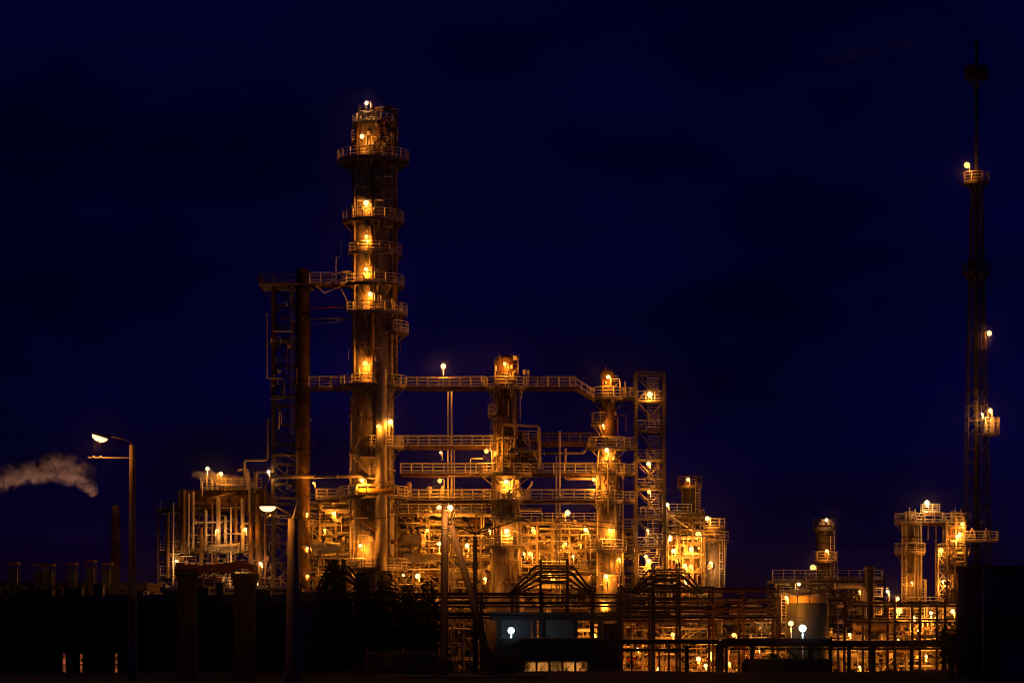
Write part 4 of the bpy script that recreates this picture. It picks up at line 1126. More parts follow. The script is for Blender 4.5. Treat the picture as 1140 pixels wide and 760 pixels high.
# ================================================================== FLARE MAST
def flare_mast():
    s = S(318)
    t = thing('flare_mast', 'very tall dark lattice flare mast near the edge of the picture', 'mast', Vector((s.x(1087), 318, 0)))
    lattice_tower(t, s, 1082, 1092.5, 196, 756, 3, 16, 'steel_dark', .14, .08, taper=16.5)
    MB().lathe(Vector((s.x(1087), 318, 0)), lathe_px(s, [(756, 3.0), (196, 2.6), (190, 2.2), (60, 2.0), (48, 1.9), (45, 2.1)]), 18).build('riser', 'steel_dark', t)
    c = Vector((s.x(1087), 318, 0))
    platform(t, c, s.z(85), .3, 1.35, 0, 360, brackets=6, mat_d='steel_dark', rail_m='steel_dark')
    b = MB(); b.ring(c, .9, 1.45, s.z(82), s.z(76), 0, 360); b.build('wind_screen', 'steel_dark', t)
    platform(t, c, s.z(203), .35, 1.5, 0, 360, brackets=8)
    platform(t, c, s.z(304), .35, 1.6, 0, 360, brackets=8, mat_d='steel_dark', rail_m='steel_dark')
    nozzle(t, c, .4, s.z(192), -60, .22, .2, 'steel')
    px_pipe(t, s, [(1091, 205, -.6), (1091, 640, -1.2)], .8, m_='steel_dark')
    d = MB().bb(s.x(1094), s.x(1110), 316, 319, s.z(485), s.z(483.5)).build('side_platform', 'grating', t)
    MB().rail([Vector((s.x(1094), 316, s.z(483.5))), Vector((s.x(1110), 316, s.z(483.5))), Vector((s.x(1110), 319, s.z(483.5)))], 1.9, .8, .07, True, 3).build('railing', 'galvanised', d)
    for x in (1097, 1103): MB().bb(s.x(x) - .25, s.x(x) + .25, 317, 317.5, s.z(483), s.z(466)).build('cabinet', 'galvanised', t)
flare_mast()
for (x, y, lb, pw, b, dx) in [(1076.5, 184, 'highest lamp on the flare mast platform', 80, 203, 3), (1101.5, 371, 'lone lamp halfway down the flare mast', 50, 376, -5), (1102.5, 457, 'lower lamp over the side platform of the flare mast', 110, 484, 2)]:
    lamp(x, y, 316.2, lb, pw * .45, b, dx, r=.3, kind='s')
lamp(1093.5, 461, 315.6, 'pale lamp against the shaft of the flare mast', 60, 484, 1, r=.14, kind='w')

# ================================================================== PIPE RACKS IN FRONT
def pipe_rack(label, xs, ys, D, depth, seed, m_post, m_pipe, npipe, ytop=None, rmax=2.2, group='pipe racks before the plant', rail=None):
    rr = random.Random(seed); s = S(D); k = s.k
    root = thing('pipe_rack', label, 'pipe rack', Vector((s.x((xs[0] + xs[-1]) / 2), D, 0)), group)
    for x in xs:
        for d in (0, depth):
            MB().ibeam(Vector((s.x(x), D + d, 0)), Vector((s.x(x), D + d, s.z(ytop or ys[0] - 4))), .26, .22).build('post', m_post, root)
        for y in ys: MB().bar((s.x(x), D - .4, s.z(y) - .2), (s.x(x), D + depth + .4, s.z(y) - .2), .16, .24).build('beam', m_post, root)
    for y in ys:
        MB().ibeam((s.x(xs[0]), D, s.z(y) - .2), (s.x(xs[-1]), D, s.z(y) - .2), .18, .12).build('girder', m_post, root)
        for q in range(npipe):
            r = rr.choice([.5, .7, .9, 1.2, 1.6]) * .1
            d = depth * (q + .5) / npipe + rr.uniform(-.1, .1)
            z = s.z(y) + r
            a = xs[0] - 3 if rr.random() < .7 else rr.choice(xs[:-1]); b_ = xs[-1] + 3 if rr.random() < .7 else rr.choice(xs[1:])
            if b_ <= a: b_ = xs[-1]
            P = [Vector((s.x(a), D + d, z)), Vector((s.x(b_), D + d, z))]
            if rr.random() < .4: P.append(Vector((s.x(b_), D + d, z - rr.uniform(1, 3))))
            m = MB().pipe(P, r, 8)
            m.flange(P[0].lerp(P[1], rr.uniform(.2, .8)), P[1] - P[0], r)
            m.build('pipe', rr.choice(m_pipe), root)
    if rail is not None:
        MB().rail([Vector((s.x(xs[0]), D - .5, s.z(rail))), Vector((s.x(xs[-1]), D - .5, s.z(rail)))], 1.1, 1.6, .06).build('railing', m_post, root)
    return root, s
DARKP = ['steel_dark', 'steel', 'rust', 'brown_paint']
pipe_rack('long dark pipe rack crossing before the main columns', [418, 455, 492, 536, 570, 603, 632, 660, 690], [662, 672, 685], 240, 5, 61, 'steel_dark', DARKP, 4)
pipe_rack('rusty pipe rack continuing past the stair tower to the green tank', [692, 726, 757, 794, 828, 866], [656, 668, 678, 688], 246, 5, 62, 'rust', DARKP + ['cladding_pipe'], 4)
pipe_rack('low dim pipe rack running left behind the long shed', [165, 200, 240, 280, 318, 350, 385, 418], [661, 668], 250, 4, 63, 'steel_dark', DARKP, 4)
pipe_rack('pipe rack in front of the twin columns', [940, 968, 996, 1024, 1052, 1075], [672, 690], 262, 5, 64, 'rust', DARKP + ['cladding_pipe'], 3)
def pipe_loop(label, xa, xb, xc, xd, yb, yt, D, n, seed):
    """expansion loop: parallel pipes climbing over a portal and coming down again"""
    s = S(D); rr = random.Random(seed)
    t = thing('pipe_loop', label, 'pipe', Vector((s.x((xb + xc) / 2), D, 0)), 'trapezoid pipe loops over the rack')
    for q in range(n):
        d = q * .8; o = q * 6.0
        r = rr.choice([1.0, 1.3, 1.6])
        px_pipe(t, s, [(xa + o * .4, yb + 2, d), (xb + o * .5, yt + o, d), (xc - o * .5, yt + o, d), (xd - o * .4, yb + 2, d)], r, m_=rr.choice(['steel_dark', 'rust', 'steel_dark']), bend=.15)
    for x in (xb + 6, xc - 6):
        for d in (-.6, n * .8):
            MB().ibeam(Vector((s.x(x), D + d, 0)), Vector((s.x(x), D + d, s.z(yt - 8))), .2, .18).build('post', 'steel_dark', t)
    for y in (yt + 3, yt + 10, yt + 17):
        MB().bar(s.p(xb, y, -.6), s.p(xc, y, -.6), .1, .14).build('beam', 'steel_dark', t)
        for x in (xb + 6, xc - 6): MB().bar(s.p(x, y, -.45), s.p(x, y, n * .8 - .15), .1, .14).build('beam', 'steel_dark', t)
    return t
pipe_loop('dark trapezoid pipe loop over the rack before the second column', 568, 596, 638, 660, 658, 630, 236, 4, 71)
pipe_loop('dark trapezoid pipe loop over the rack before the stair tower', 702, 722, 762, 783, 658, 634, 242, 4, 72)
pipe_loop('half hidden trapezoid pipe loop behind the spruces', 352, 366, 388, 408, 655, 630, 238, 3, 73)

# ground level equipment seen through the racks
process_frame('pump_row', 'amber lit pumps and pipes at ground level behind the low white-lit building', [572, 590, 610, 632, 654, 672], [690, 706, 726], 283, 5, 81, npipe=7, nvert=16, nvess=5, rails=False, pipe_m=MIDM)
process_frame('pump_row', 'amber lit pumps and pipes at ground level under the rusty rack', [676, 696, 716, 738, 758, 780, 800], [690, 708, 726, 744], 282, 5, 82, npipe=7, nvert=18, nvess=6, rails=False, pipe_m=['rust', 'brown_paint', 'cladding_pipe', 'steel', 'red_paint'])
process_frame('pump_row', 'amber lit pumps and pipes at ground level left of the green tank', [802, 822, 842, 864, 880], [690, 708, 726, 744], 282, 5, 83, npipe=6, nvert=16, nvess=5, rails=False, pipe_m=['rust', 'brown_paint', 'cladding_pipe', 'steel'])
process_frame('pump_row', 'amber lit pumps and pipes at ground level right of the green tank', [918, 940, 962, 984, 1006, 1030, 1056], [706, 722, 740], 280, 5, 84, npipe=7, nvert=18, nvess=6, rails=False, pipe_m=['rust', 'brown_paint', 'cladding_pipe', 'steel'])
def big_tanks():
    s = S(215)
    t = thing('horizontal_tank', 'long dark green horizontal tank behind the black pipeline', 'tank', s.p(872, 755))
    c = s.p(875, 742); L = 92 * s.k; r = 9.5 * s.k
    MB().hlathe(c, [(-L / 2 - .3, .05), (-L / 2 - .25, r * .5), (-L / 2 - .1, r * .9), (-L / 2, r), (L / 2, r), (L / 2 + .1, r * .9), (L / 2 + .25, r * .5), (L / 2 + .3, .05)], 26).build('shell', 'green_paint', t)
    for q in (-.32, 0, .32): MB().bb(c.x + L * q - .2, c.x + L * q + .2, 214.6, 215.4, 0, c.z - r * .85).build('saddle', 'concrete', t)
    m = MB(); m.cyl(c + Vector((-1, 0, r * .9)), c + Vector((-1, 0, r + .35)), .3, 12); m.build('manway', 'green_paint', t)
big_tanks()
low = [(640, 712, 280.4, 'low lamp among the pumps behind the low building', 240), (596, 705, 280.4, 'low lamp between the pumps behind the blue walls', 200), (662, 706, 280.6, 'low lamp beside the pump hut under the rack', 200), (710, 722, 279.6, 'low lamp under the rusty rack near its tall post', 160),
       (733, 744, 279.6, 'ground lamp under the rusty rack', 180), (749, 706, 279.8, 'small lamp behind the rusty rack left of the bright pair', 130), (785.5, 740.5, 278, 'bright ground lamp seen between the posts of the black pipeline', 200), (777.5, 733, 279, 'small ground lamp beside the bright one between the pipeline posts', 120),
       (791, 728, 279, 'slim ground lamp right of the bright one between the pipeline posts', 100), (812, 738, 279.5, 'ground lamp behind the first gooseneck of the black pipeline', 150), (845, 722, 279.5, 'small lamp above the horizontal tank', 150), (872, 752, 279, 'ground lamp behind the horizontal tank', 150),
       (946, 706, 278, 'small lamp beside pale pipes right of the bluish floodlight', 160), (957, 742, 277.6, 'ground lamp behind the black pipeline right of the tank', 150), (990, 752, 277.6, 'ground lamp behind the black pipeline below the twin columns', 150), (1031, 730, 277.6, 'lamp under the deck below the twin columns', 190),
       (1046, 750, 277.6, 'ground lamp at the corner of the dark block', 150), (918, 712, 278, 'small lamp just right of the green tank foot', 110), (1000, 712, 277.8, 'lamp behind the black pipeline under the pipe elbow', 150)]
for (x, y, D, lb, pw) in low:
    lamp(x, y, D, lb, pw * .5, y + 8, 1, r=.24 if 'bright' in lb else .15, kind='s')

# ================================================================== BLACK PIPELINE IN THE FOREGROUND
def black_pipeline():
    s = S(150)
    t = thing('overhead_pipeline', 'thick black overhead pipeline on posts crossing the lower right', 'pipeline', Vector((s.x(870), 150, 0)))
    px_pipe(t, s, [(674, 714), (800, 714)], 2.6, m_='steel_dark', n=12)
    px_pipe(t, s, [(801, 790), (801, 714.5), (925, 714.5)], 4.6, m_='steel_dark', n=14, bend=.5)
    px_pipe(t, s, [(925, 716), (1075, 716)], 3.4, m_='steel_dark', n=12)
    px_pipe(t, s, [(672, 722.5, .7), (765, 722.5, .7)], 1.3, m_='steel_dark', n=10)
    px_pipe(t, s, [(812, 722, .7), (1075, 722, .7)], 1.0, m_='steel_dark', n=10)
    for x, r in ((765, 2.4), (809, 1.9), (838, 2.6), (903, 2.8), (925, 2.0), (946, 2.0), (973, 2.8), (1016, 2.2), (745, 1.0), (1051, 1.6)):
        m = MB(); m.cyl(s.p(x, 716 if x > 770 else 718, .35), Vector((s.x(x), 150.35, -.2)), r * s.k, 10); m.box(s.p(x, 719.2, .35), r * s.k * 3.2, .9, .12); m.build('post', 'steel_dark', t)
    m = MB(); m.bar(s.p(877, 723, .3), s.p(901, 742, .3), .09); m.bar(s.p(750, 724, .3), s.p(764, 738, .3), .07); m.build('brace', 'steel_dark', t)
    for x0, x1, lb in ((672, 765, 'thin dark posts and rails of a mesh fence below the black pipeline'),):
        f = thing('mesh_fence', lb, 'fence', Vector((s.x((x0 + x1) / 2), 156, 0)))
        q = S(156)
        for x in range(x0, x1 + 1, 31): MB().bb(q.x(x) - .05, q.x(x) + .05, 155.95, 156.05, 0, q.z(722)).build('post', 'steel_dark', f)
        for y in (724, 748): MB().bar(q.p(x0, y), q.p(x1, y), .07).build('rail', 'steel_dark', f)
black_pipeline()

# ================================================================== LOW BUILDING AND ELEVATED GALLERY
def low_building():
    s = S(170)
    t = thing('low_building', 'low dark building with a row of glowing amber windows', 'building', Vector((s.x(615), 170, 0)))
    x0, x1 = s.x(556), s.x(672)
    # walls around the window opening
    zt, zb = s.z(733), s.z(757)
    wx0, wx1 = s.x(583), s.x(655)
    MB().bb(x0, wx0, 170, 170.35, 0, zt).build('wall', 'blue_wall', t)
    MB().bb(wx1, x1, 170, 170.35, 0, zt).build('wall', 'concrete', t)
    MB().bb(wx0, wx1, 170, 170.35, 0, zb).build('wall', 'blue_wall', t)
    MB().bb(x0, x0 + .35, 170.35, 178, 0, zt).build('wall', 'blue_wall', t)
    MB().bb(x1 - .35, x1, 170.35, 178, 0, zt).build('wall', 'concrete', t)
    MB().bb(x0, x1, 178, 178.3, 0, zt).build('wall', 'blue_wall', t)
    rf = MB().bb(s.x(553), s.x(675), 169.4, 178.8, s.z(735), s.z(712)).build('roof', 'roofing', t)
    MB().bb(s.x(552.5), s.x(675.5), 169.2, 179, s.z(712), s.z(710)).build('roof_edge', 'steel_dark', rf)
    for px_, h in ((573, 5), (610, 3), (635, 2.5)): MB().cyl(s.p(px_, 710, .4), s.p(px_, 710 - h, .4), .06, 6).build('vent', 'galvanised', rf)
    n = 5
    for i in range(n):
        a = wx0 + (wx1 - wx0) * i / n; b = wx0 + (wx1 - wx0) * (i + 1) / n
        fr = MB(); fr.bb(a, a + .07, 170.08, 170.2, zb, zt); fr.bb(b - .07, b, 170.08, 170.2, zb, zt); fr.bb(a + .07, b - .07, 170.08, 170.2, zb, zb + .07); fr.bb(a + .07, b - .07, 170.08, 170.2, zt - .07, zt)
        fr.bb(a + .07, b - .07, 170.09, 170.19, zb + .42, zb + .47)
        w = fr.build('window', 'steel_dark', t)
        MB().bb(a + .07, b - .07, 170.22, 170.25, zb + .47, zt - .07).build('pane', 'clear_glass', w)
        MB().bb(a + .07, b - .07, 170.22, 170.25, zb + .07, zb + .42).build('pane', 'clear_glass', w)
        g = MB(); 
        g.bar((a + .07, 170.1, zb + .5), (b - .07, 170.1, zt - .1), .025)
        g.bar((b - .07, 170.1, zb + .5), (a + .07, 170.1, zt - .1), .025)
        g.build('grille', 'steel_dark', w)
    # the lit hall inside: back wall, cabinets, a beam
    MB().bb(wx0 - 1.2, wx1 + 1.2, 174.5, 174.7, 0, zt).build('inner_wall', 'white_wall', t)
    for q, (a, w_, h_) in enumerate(((.02, .4, .55), (.24, .5, .4), (.47, .25, .9), (.60, .6, .35), (.88, .4, .7))):
        X = wx0 + (wx1 - wx0) * a; MB().bb(X, X + w_, 173.2, 173.9, 0, zb + h_).build('cabinet', ['grey_paint', 'brown_paint', 'green_paint', 'grey_paint', 'brown_paint'][q], t)
    MB().bb(wx0 - 1, wx1 + 1, 172.2, 172.35, zt - .25, zt - .12).build('ceiling_beam', 'steel', t)
    # elevated gallery behind
    s = S(205)
    t = thing('elevated_gallery', 'blue grey elevated gallery on columns behind the low dark building', 'building', Vector((s.x(610), 205, 0)))
    zt, zb = s.z(690), s.z(712)
    for a, b, m_ in ((556, 574, 'blue_wall'), (574, 592, 'blue_wall'), (604, 640, 'grey_paint')):
        MB().bb(s.x(a) + .01, s.x(b) - .01, 205, 210, zb - 4.0, zt).build('wall_panel', m_, t)
    for x in (556, 595, 602.5, 640.5, 668): MB().bb(s.x(x) - .17, s.x(x) + .17, 204.6, 204.95, 0, zt).build('post', 'steel_dark', t)
    MB().bb(s.x(545), s.x(690), 204.2, 211, zt, s.z(685)).build('roof_slab', 'roofing', t)
    for x in list(range(557, 592, 3)) + list(range(606, 640, 4)): MB().bb(s.x(x), s.x(x) + .05, 204.9, 204.995, zb - 4, zt).build('panel_rib', 'grey_paint', t)
    MB().bb(s.x(545), s.x(690), 203.9, 204.0, s.z(684), s.z(681)).build('kick_plate', 'steel_dark', t)
    s = S(225)
    t = thing('pump_hut', 'small dark brown hut under the rack right of the low building', 'hut', Vector((s.x(679), 225, 0)))
    MB().bb(s.x(672), s.x(688), 225, 229, 0, s.z(696)).build('wall', 'brick_wall', t)
    MB().bb(s.x(671), s.x(689), 224.7, 229.3, s.z(696), s.z(694)).build('roof', 'roofing', t)
    MB().bb(s.x(674), s.x(679), 224.92, 224.99, 0, s.z(702)).build('door', 'grey_paint', t)
low_building()
for (x, y, lb) in ((594, 755, 'lamp glowing low behind the first amber windows'), (618, 756, 'lamp glowing low behind the middle amber windows'), (640, 753, 'lamp glowing low behind the last amber windows')):
    lamp(x, y, 172.6, lb, 200, y + 6, .2, r=.16, kind='w', group='lamps inside the low building', name='hall_lamp', mastr=.03)
lamp(569, 701.5, 199, 'dazzling bluish white floodlight on the gallery left of the amber windows', 20, 760, .2, r=.30, kind='l', group='bluish floodlights')

# ================================================================== LEFT: LONG SHED, BOX ROW, CHIMNEY
def long_shed():
    s = S(150)
    t = thing('long_shed', 'long black shed with a few reddish lit narrow windows along the lower left', 'building', Vector((s.x(150), 150, 0)))
    x0, x1 = s.x(-40), s.x(345)
    wins = [(71, 5, 'pane_red'), (90, 4.5, 'pane_red'), (129, 4.5, 'pane_red'), (159, 4, 'dark_glass'), (180, 3.5, 'dark_glass'), (40, 4, 'dark_glass'), (215, 4, 'dark_glass'), (245, 4, 'dark_glass'), (300, 4, 'dark_glass')]
    wins.sort()
    zt = s.z(672); wz0, wz1 = s.z(752), s.z(727)
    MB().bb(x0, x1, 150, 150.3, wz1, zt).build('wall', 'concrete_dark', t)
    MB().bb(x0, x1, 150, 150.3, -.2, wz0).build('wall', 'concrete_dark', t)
    cur = x0
    for (x, w, m_) in wins:
        a, b = s.x(x - w / 2), s.x(x + w / 2)
        MB().bb(cur, a, 150, 150.3, wz0, wz1).build('wall', 'concrete_dark', t); cur = b
        f = MB(); f.bb(a, a + .04, 150.1, 150.18, wz0, wz1); f.bb(b - .04, b, 150.1, 150.18, wz0, wz1); f.bb(a + .04, b - .04, 150.1, 150.18, (wz0 + wz1) / 2 - .03, (wz0 + wz1) / 2 + .03)
        wn_ = f.build('window', 'steel_dark', t)
        MB().bb(a + .04, b - .04, 150.2, 150.22, wz0, wz1).build('pane', m_, wn_)
    MB().bb(cur, x1, 150, 150.3, wz0, wz1).build('wall', 'concrete_dark', t)
    MB().bb(x0, x1, 162, 162.3, -.2, zt).build('wall', 'concrete_dark', t)
    MB().bb(x1 - .3, x1, 150.3, 162, -.2, zt).build('wall', 'concrete_dark', t)
    m = MB(); za, zr = s.z(671.8), s.z(660)
    vs = [(x0, 149.6, za), (x1 + .3, 149.6, za), (x1 + .3, 156, zr), (x0, 156, zr), (x0, 162.7, za), (x1 + .3, 162.7, za)]
    m.add(vs, [(0, 1, 2, 3), (3, 2, 5, 4), (0, 4, 5, 1), (1, 5, 2), (0, 3, 4)])
    rf = m.build('roof', 'roofing', t)
    for x, w_, y_ in ((12, 1.6, 656), (60, .9, 654), (92, .5, 650), (130, .9, 657), (171, 2.2, 657.5), (205, .9, 653), (232, .4, 648), (270, 1.2, 656), (310, .7, 655)):
        v_ = MB(); v_.bb(s.x(x), s.x(x) + w_, 154, 155, s.z(668), s.z(y_)); v_.bb(s.x(x) - .08, s.x(x) + w_ + .08, 153.9, 155.1, s.z(y_), s.z(y_ - 1)); v_.build('roof_vent', 'steel_dark', rf)
    # row of dark cooler boxes behind it
    s = S(260)
    for i, (x, y, w) in enumerate([(14, 625, 9), (43, 627, 9), (54, 627, 8), (79, 626, 8), (100, 623, 8), (118, 626, 9)]):
        b = thing('cooler_box', ['dark boxy cooler at the far edge of the row on the horizon', 'dark boxy cooler, near half of the close pair', 'dark boxy cooler, far half of the close pair', 'dark boxy cooler standing alone right of the close pair', 'tallest dark boxy cooler left of the chimney', 'dark boxy cooler right below the chimney'][i], 'cooler', Vector((s.x(x), 260, 0)), 'row of coolers on the skyline')
        for dx in (-w / 2, w / 2):
            for d in (0, 1.5): MB().bar(Vector((s.x(x + dx), 260 + d, 0)), Vector((s.x(x + dx), 260 + d, s.z(y + 3))), .1).build('leg', 'steel_dark', b)
        MB().bb(s.x(x - w / 2) - .1, s.x(x + w / 2) + .1, 259.8, 261.8, s.z(y + 2.6), s.z(y)).build('hood', 'rust', b)
        MB().bb(s.x(x - w / 2 + 1), s.x(x + w / 2 - 1), 260.1, 261.4, s.z(y + 26), s.z(y + 8)).build('fin_box', 'steel_dark', b)
    # dim storage block under them
    t = thing('storage_block', 'low dark block under the row of coolers', 'building', Vector((s.x(70), 262, 0)))
    MB().bb(s.x(-60), s.x(160), 262.5, 272, 0, s.z(650)).build('wall', 'brick_wall', t)
    MB().bb(s.x(-61), s.x(161), 262.1, 272.4, s.z(650), s.z(647.5)).build('roof', 'roofing', t)
    for x in range(-40, 158, 14): MB().bb(s.x(x), s.x(x) + .5, 262.42, 262.48, s.z(662), s.z(655)).build('window', 'dark_glass', t)
    s = S(330); c = Vector((s.x(129), 330, 0))
    t = thing('brick_chimney', 'reddish chimney with helical fin behind the lamp post', 'chimney', Vector((s.x(129), 330, 0)))
    MB().lathe(c, lathe_px(s, [(755, 6.5), (622, 5.2), (566, 4.2), (564.5, 4.5), (562, 4.5)]), 22).build('shaft', 'brick_chimney', t)
    m = MB()
    for h in range(3):
        pts = []
        for i in range(60):
            f = i / 59; an = f * 2 * math.pi * 2 + h * 2.1; r = (5.2 - f * 1.0) * s.k + .06; z = s.z(622) + (s.z(568) - s.z(622)) * f
            pts.append(Vector((c.x + math.cos(an) * r, c.y + math.sin(an) * r, z)))
        m.tube(pts, .07, 4)
    m.build('helical_fin', 'rust', t)
long_shed()
lamp(150, 661, 245, 'low yard lamp glinting behind the shed roof beside the lamp post', 260, 690, 1, r=.16, kind='w')
fl = lamp(96, 654, 318, 'yard lamp hidden among the coolers at the foot of the chimney', 8, 700, 1, r=.2, kind='s')
def floodlight():  # added unseen lamp, only there to light the smoke plume from below
    s = S(318); c = s.p(70, 652)
    t = thing('added_smoke_light', 'added floodlight hidden behind the coolers to light the smoke', 'lamp', Vector((c.x, c.y, 0)))
    MB().cyl(Vector((c.x, c.y, 0)), c + Vector((0, 0, -.3)), .08, 8).build('mast', 'galvanised', t)
    m = MB(); m.tube([c + Vector((0, 0, -.3)), c], .22, 12, True, .36); m.build('reflector', 'grey_paint', t)
    MB().cyl(c + Vector((0, 0, .01)), c + Vector((0, 0, .04)), .33, 14).build('lens', 'bulb_sodium', t)
    d = bpy.data.lights.new('lamp_light', 'SPOT'); d.energy = 2600 * PW; d.color = (1, .42, .24); d.spot_size = math.radians(110); d.spot_blend = .6; d.shadow_soft_size = .2
    lo = bpy.data.objects.new('lamp_light', d); COL.objects.link(lo); lo.parent = t; lo.location = c + Vector((0, 0, .15)) - t.location
    lo.rotation_euler = (math.radians(180), 0, 0)
floodlight()

# ================================================================== SHEDS behind the spruces
def small_sheds():
    s = S(140)
    t = thing('white_shed', 'small pale shed wall catching light beside the concrete pole', 'shed', Vector((s.x(346), 140, 0)))
    MB().bb(s.x(333), s.x(362), 140, 145, 0, s.z(672)).build('wall', 'white_wall', t)
    m = MB(); a, b = s.x(331), s.x(364)
    m.add([(a, 139.6, s.z(671.8)), (b, 139.6, s.z(671.8)), (b, 145.4, s.z(664)), (a, 145.4, s.z(664)), (a, 139.6, s.z(673.5)), (b, 139.6, s.z(673.5)), (b, 145.4, s.z(673.5)), (a, 145.4, s.z(673.5))],
          [(0, 1, 2, 3), (4, 7, 6, 5), (0, 4, 5, 1), (2, 6, 7, 3), (1, 5, 6, 2), (0, 3, 7, 4)])
    m.build('roof', 'roofing', t)
    MB().bb(s.x(337), s.x(343), 139.9, 139.97, 0, s.z(690)).build('door', 'grey_paint', t)
    s = S(128)
    t = thing('blue_shed', 'low blue grey shed with pale roof edge below the spruces', 'shed', Vector((s.x(380), 128, 0)))
    MB().bb(s.x(362), s.x(400), 128, 132, 0, s.z(712)).build('wall', 'blue_wall', t)
    m = MB(); a, b = s.x(360), s.x(402)
    m.add([(a, 127.6, s.z(708.5)), (b, 127.6, s.z(712)), (b, 132.4, s.z(712)), (a, 132.4, s.z(708.5)), (a, 127.6, s.z(707)), (b, 127.6, s.z(710.5)), (b, 132.4, s.z(710.5)), (a, 132.4, s.z(707))],
          [(3, 2, 1, 0), (4, 5, 6, 7), (0, 1, 5, 4), (1, 2, 6, 5), (2, 3, 7, 6), (3, 0, 4, 7)])
    m.build('roof', 'white_wall', t)
    MB().bb(s.x(372), s.x(378), 127.9, 127.97, s.z(726), s.z(717)).build('window', 'dark_glass', t)
small_sheds()

# ================================================================== FAR RIGHT BLOCK
def dark_block():
    s = S(105); k = s.k
    t = thing('dark_block', 'plain dark concrete block building filling the lower right corner', 'building', Vector((s.x(1066), 105, 3.5)))
    x0 = t.location.x
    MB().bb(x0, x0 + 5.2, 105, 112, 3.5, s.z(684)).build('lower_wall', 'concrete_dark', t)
    n = 4
    for i in range(n):
        a = x0 + 5.2 * i / n; b = x0 + 5.2 * (i + 1) / n
        MB().bb(a + .012, b - .012, 104.94, 112.05, s.z(683.4), s.z(632.5)).build('wall_panel', 'concrete', t)
    MB().bb(x0 - .06, x0 + 5.3, 104.8, 112.3, s.z(632), s.z(630)).build('roof', 'roofing', t)
    m = MB(); m.tube([Vector((x0 + 1.0, 104.86, s.z(632))), Vector((x0 + 1.0, 104.86, 3.5))], .05, 8); m.build('downpipe', 'galvanised', t)
    MB().bb(x0 + 1.7, x0 + 2.6, 104.93, 104.99, 3.6, 5.6).build('door', 'grey_paint', t)
    t.rotation_euler.z = -math.atan2(x0, 105)
dark_block()

# ================================================================== FOREGROUND POLES
def street_lamp(label, px, base_y, top_y, lx, ly, D, rpx0, rpx1, power, tiltx, headw, mast=None):
    s = S(D)
    t = thing('street_lamp', label, 'lamp post', Vector((s.x(px), D, 4.05)), 'street lamps on the bank')
    n = 10; m = MB()
    P0 = Vector((s.x(px), D, 3.9)); P1 = s.p(px, top_y)
    m.tube([P0.lerp(P1, i / n) for i in range(n + 1)], rpx0 * s.k, 12, True, rpx1 * s.k)
    m.build('pole', 'concrete', t)
    c = s.p(lx, ly, -.5)
    a = MB(); a.pipe([P1 + Vector((0, 0, -.25)), P1 + Vector((0, 0, .12)), c + Vector((.12 if lx < px else -.12, 0, .1))], .03, 6, .15); a.build('arm', 'steel_dark', t)
    h = MB()
    w = headw * s.k
    prof = []
    # cobra head: shallow bowl above, glass below
    h.ball(Vector((0, 0, 0)), w * .5, 14, 4, 0.05, 1.0, 1.15, .7, .45)
    g = MB(); g.ball(Vector((0, 0, 0)), w * .5, 14, 5, -1.0, 0.0, 1.0, .62, .62)
    Mx = Matrix.Translation(c) @ Matrix.Rotation(math.radians(tiltx), 4, 'Y')
    for mb, nm, mt in ((h, 'hood', 'grey_paint'), (g, 'lens', 'bulb_sodium')):
        mb.v = [tuple(Mx @ Vector(v)) for v in mb.v]; mb.build(nm, mt, t)
    d = bpy.data.lights.new('lamp_light', 'POINT'); d.energy = power * PW; d.color = SODIUM; d.shadow_soft_size = .08
    lo = bpy.data.objects.new('lamp_light', d); COL.objects.link(lo); lo.parent = t
    lo.location = c + Vector((0, 0, -w * .36 - .08)) - t.location
    if mast:
        m = MB(); m.tube([P1, s.p(*mast)], .05, 6, True, .025); m.build('mast', 'galvanised', t)
    return t
t = street_lamp('lit street lamp on a slim pole at the far left', 147.5, 760, 495, 113.5, 487, 100, 5.2, 3.6, 22, 18, 18)
s_ = S(100)
m = MB(); m.bar(s_.p(98, 509), s_.p(146, 509.3), .03); m.build('cross_arm', 'galvanised', t)
for x in (104, 112):
    MB().ball(s_.p(x, 508.2), .05, 8, 5).build('insulator', 'ceramic', t)
t = street_lamp('lit street lamp hung beside the thick concrete pole with a thin mast', 326, 760, 577, 299.5, 564.5, 92, 8.8, 5.4, 24, 0, 18, (333, 553))

def wood_pole():
    s = S(108)
    t = thing('utility_pole', 'wooden utility pole with a diagonal brace and a lamp', 'utility pole', Vector((s.x(494), 108, 4.0)))
    P0, P1 = Vector((s.x(494), 108, 3.9)), s.p(495, 562)
    MB().tube([P0.lerp(P1, i / 8) for i in range(9)], 4.6 * s.k, 12, True, 3.6 * s.k).build('pole', 'wood', t)
    MB().tube([Vector((s.x(549), 108.3, 3.9)), s.p(527, 670, .25), s.p(502, 584, .2)], 4.6 * s.k, 12, True, 3.6 * s.k).build('brace', 'wood', t)
    m = MB()
    for y in (588, 594): m.ring(Vector((s.x(495), 108, 0)), 3.8 * s.k, 4.3 * s.k, s.z(y) - .02, s.z(y) + .02, 0, 360)
    m.build('clamp', 'wire', t)
    m = MB(); m.bar(s.p(484, 568), s.p(506, 567), .09); m.build('cross_arm', 'wood', t)
    for x in (486, 504): 
        q = MB(); q.cyl(s.p(x, 567), s.p(x, 564.5), .035, 8); q.ball(s.p(x, 564), .045, 8, 5); q.build('insulator', 'ceramic', t)
wood_pole()
lamp(501, 565, 107.2, 'small round lamp fixed to the top of the wooden pole', 42, 568, -3, r=.125, kind='w', group='street lamps on the bank', name='pole_lamp', mastr=.02)
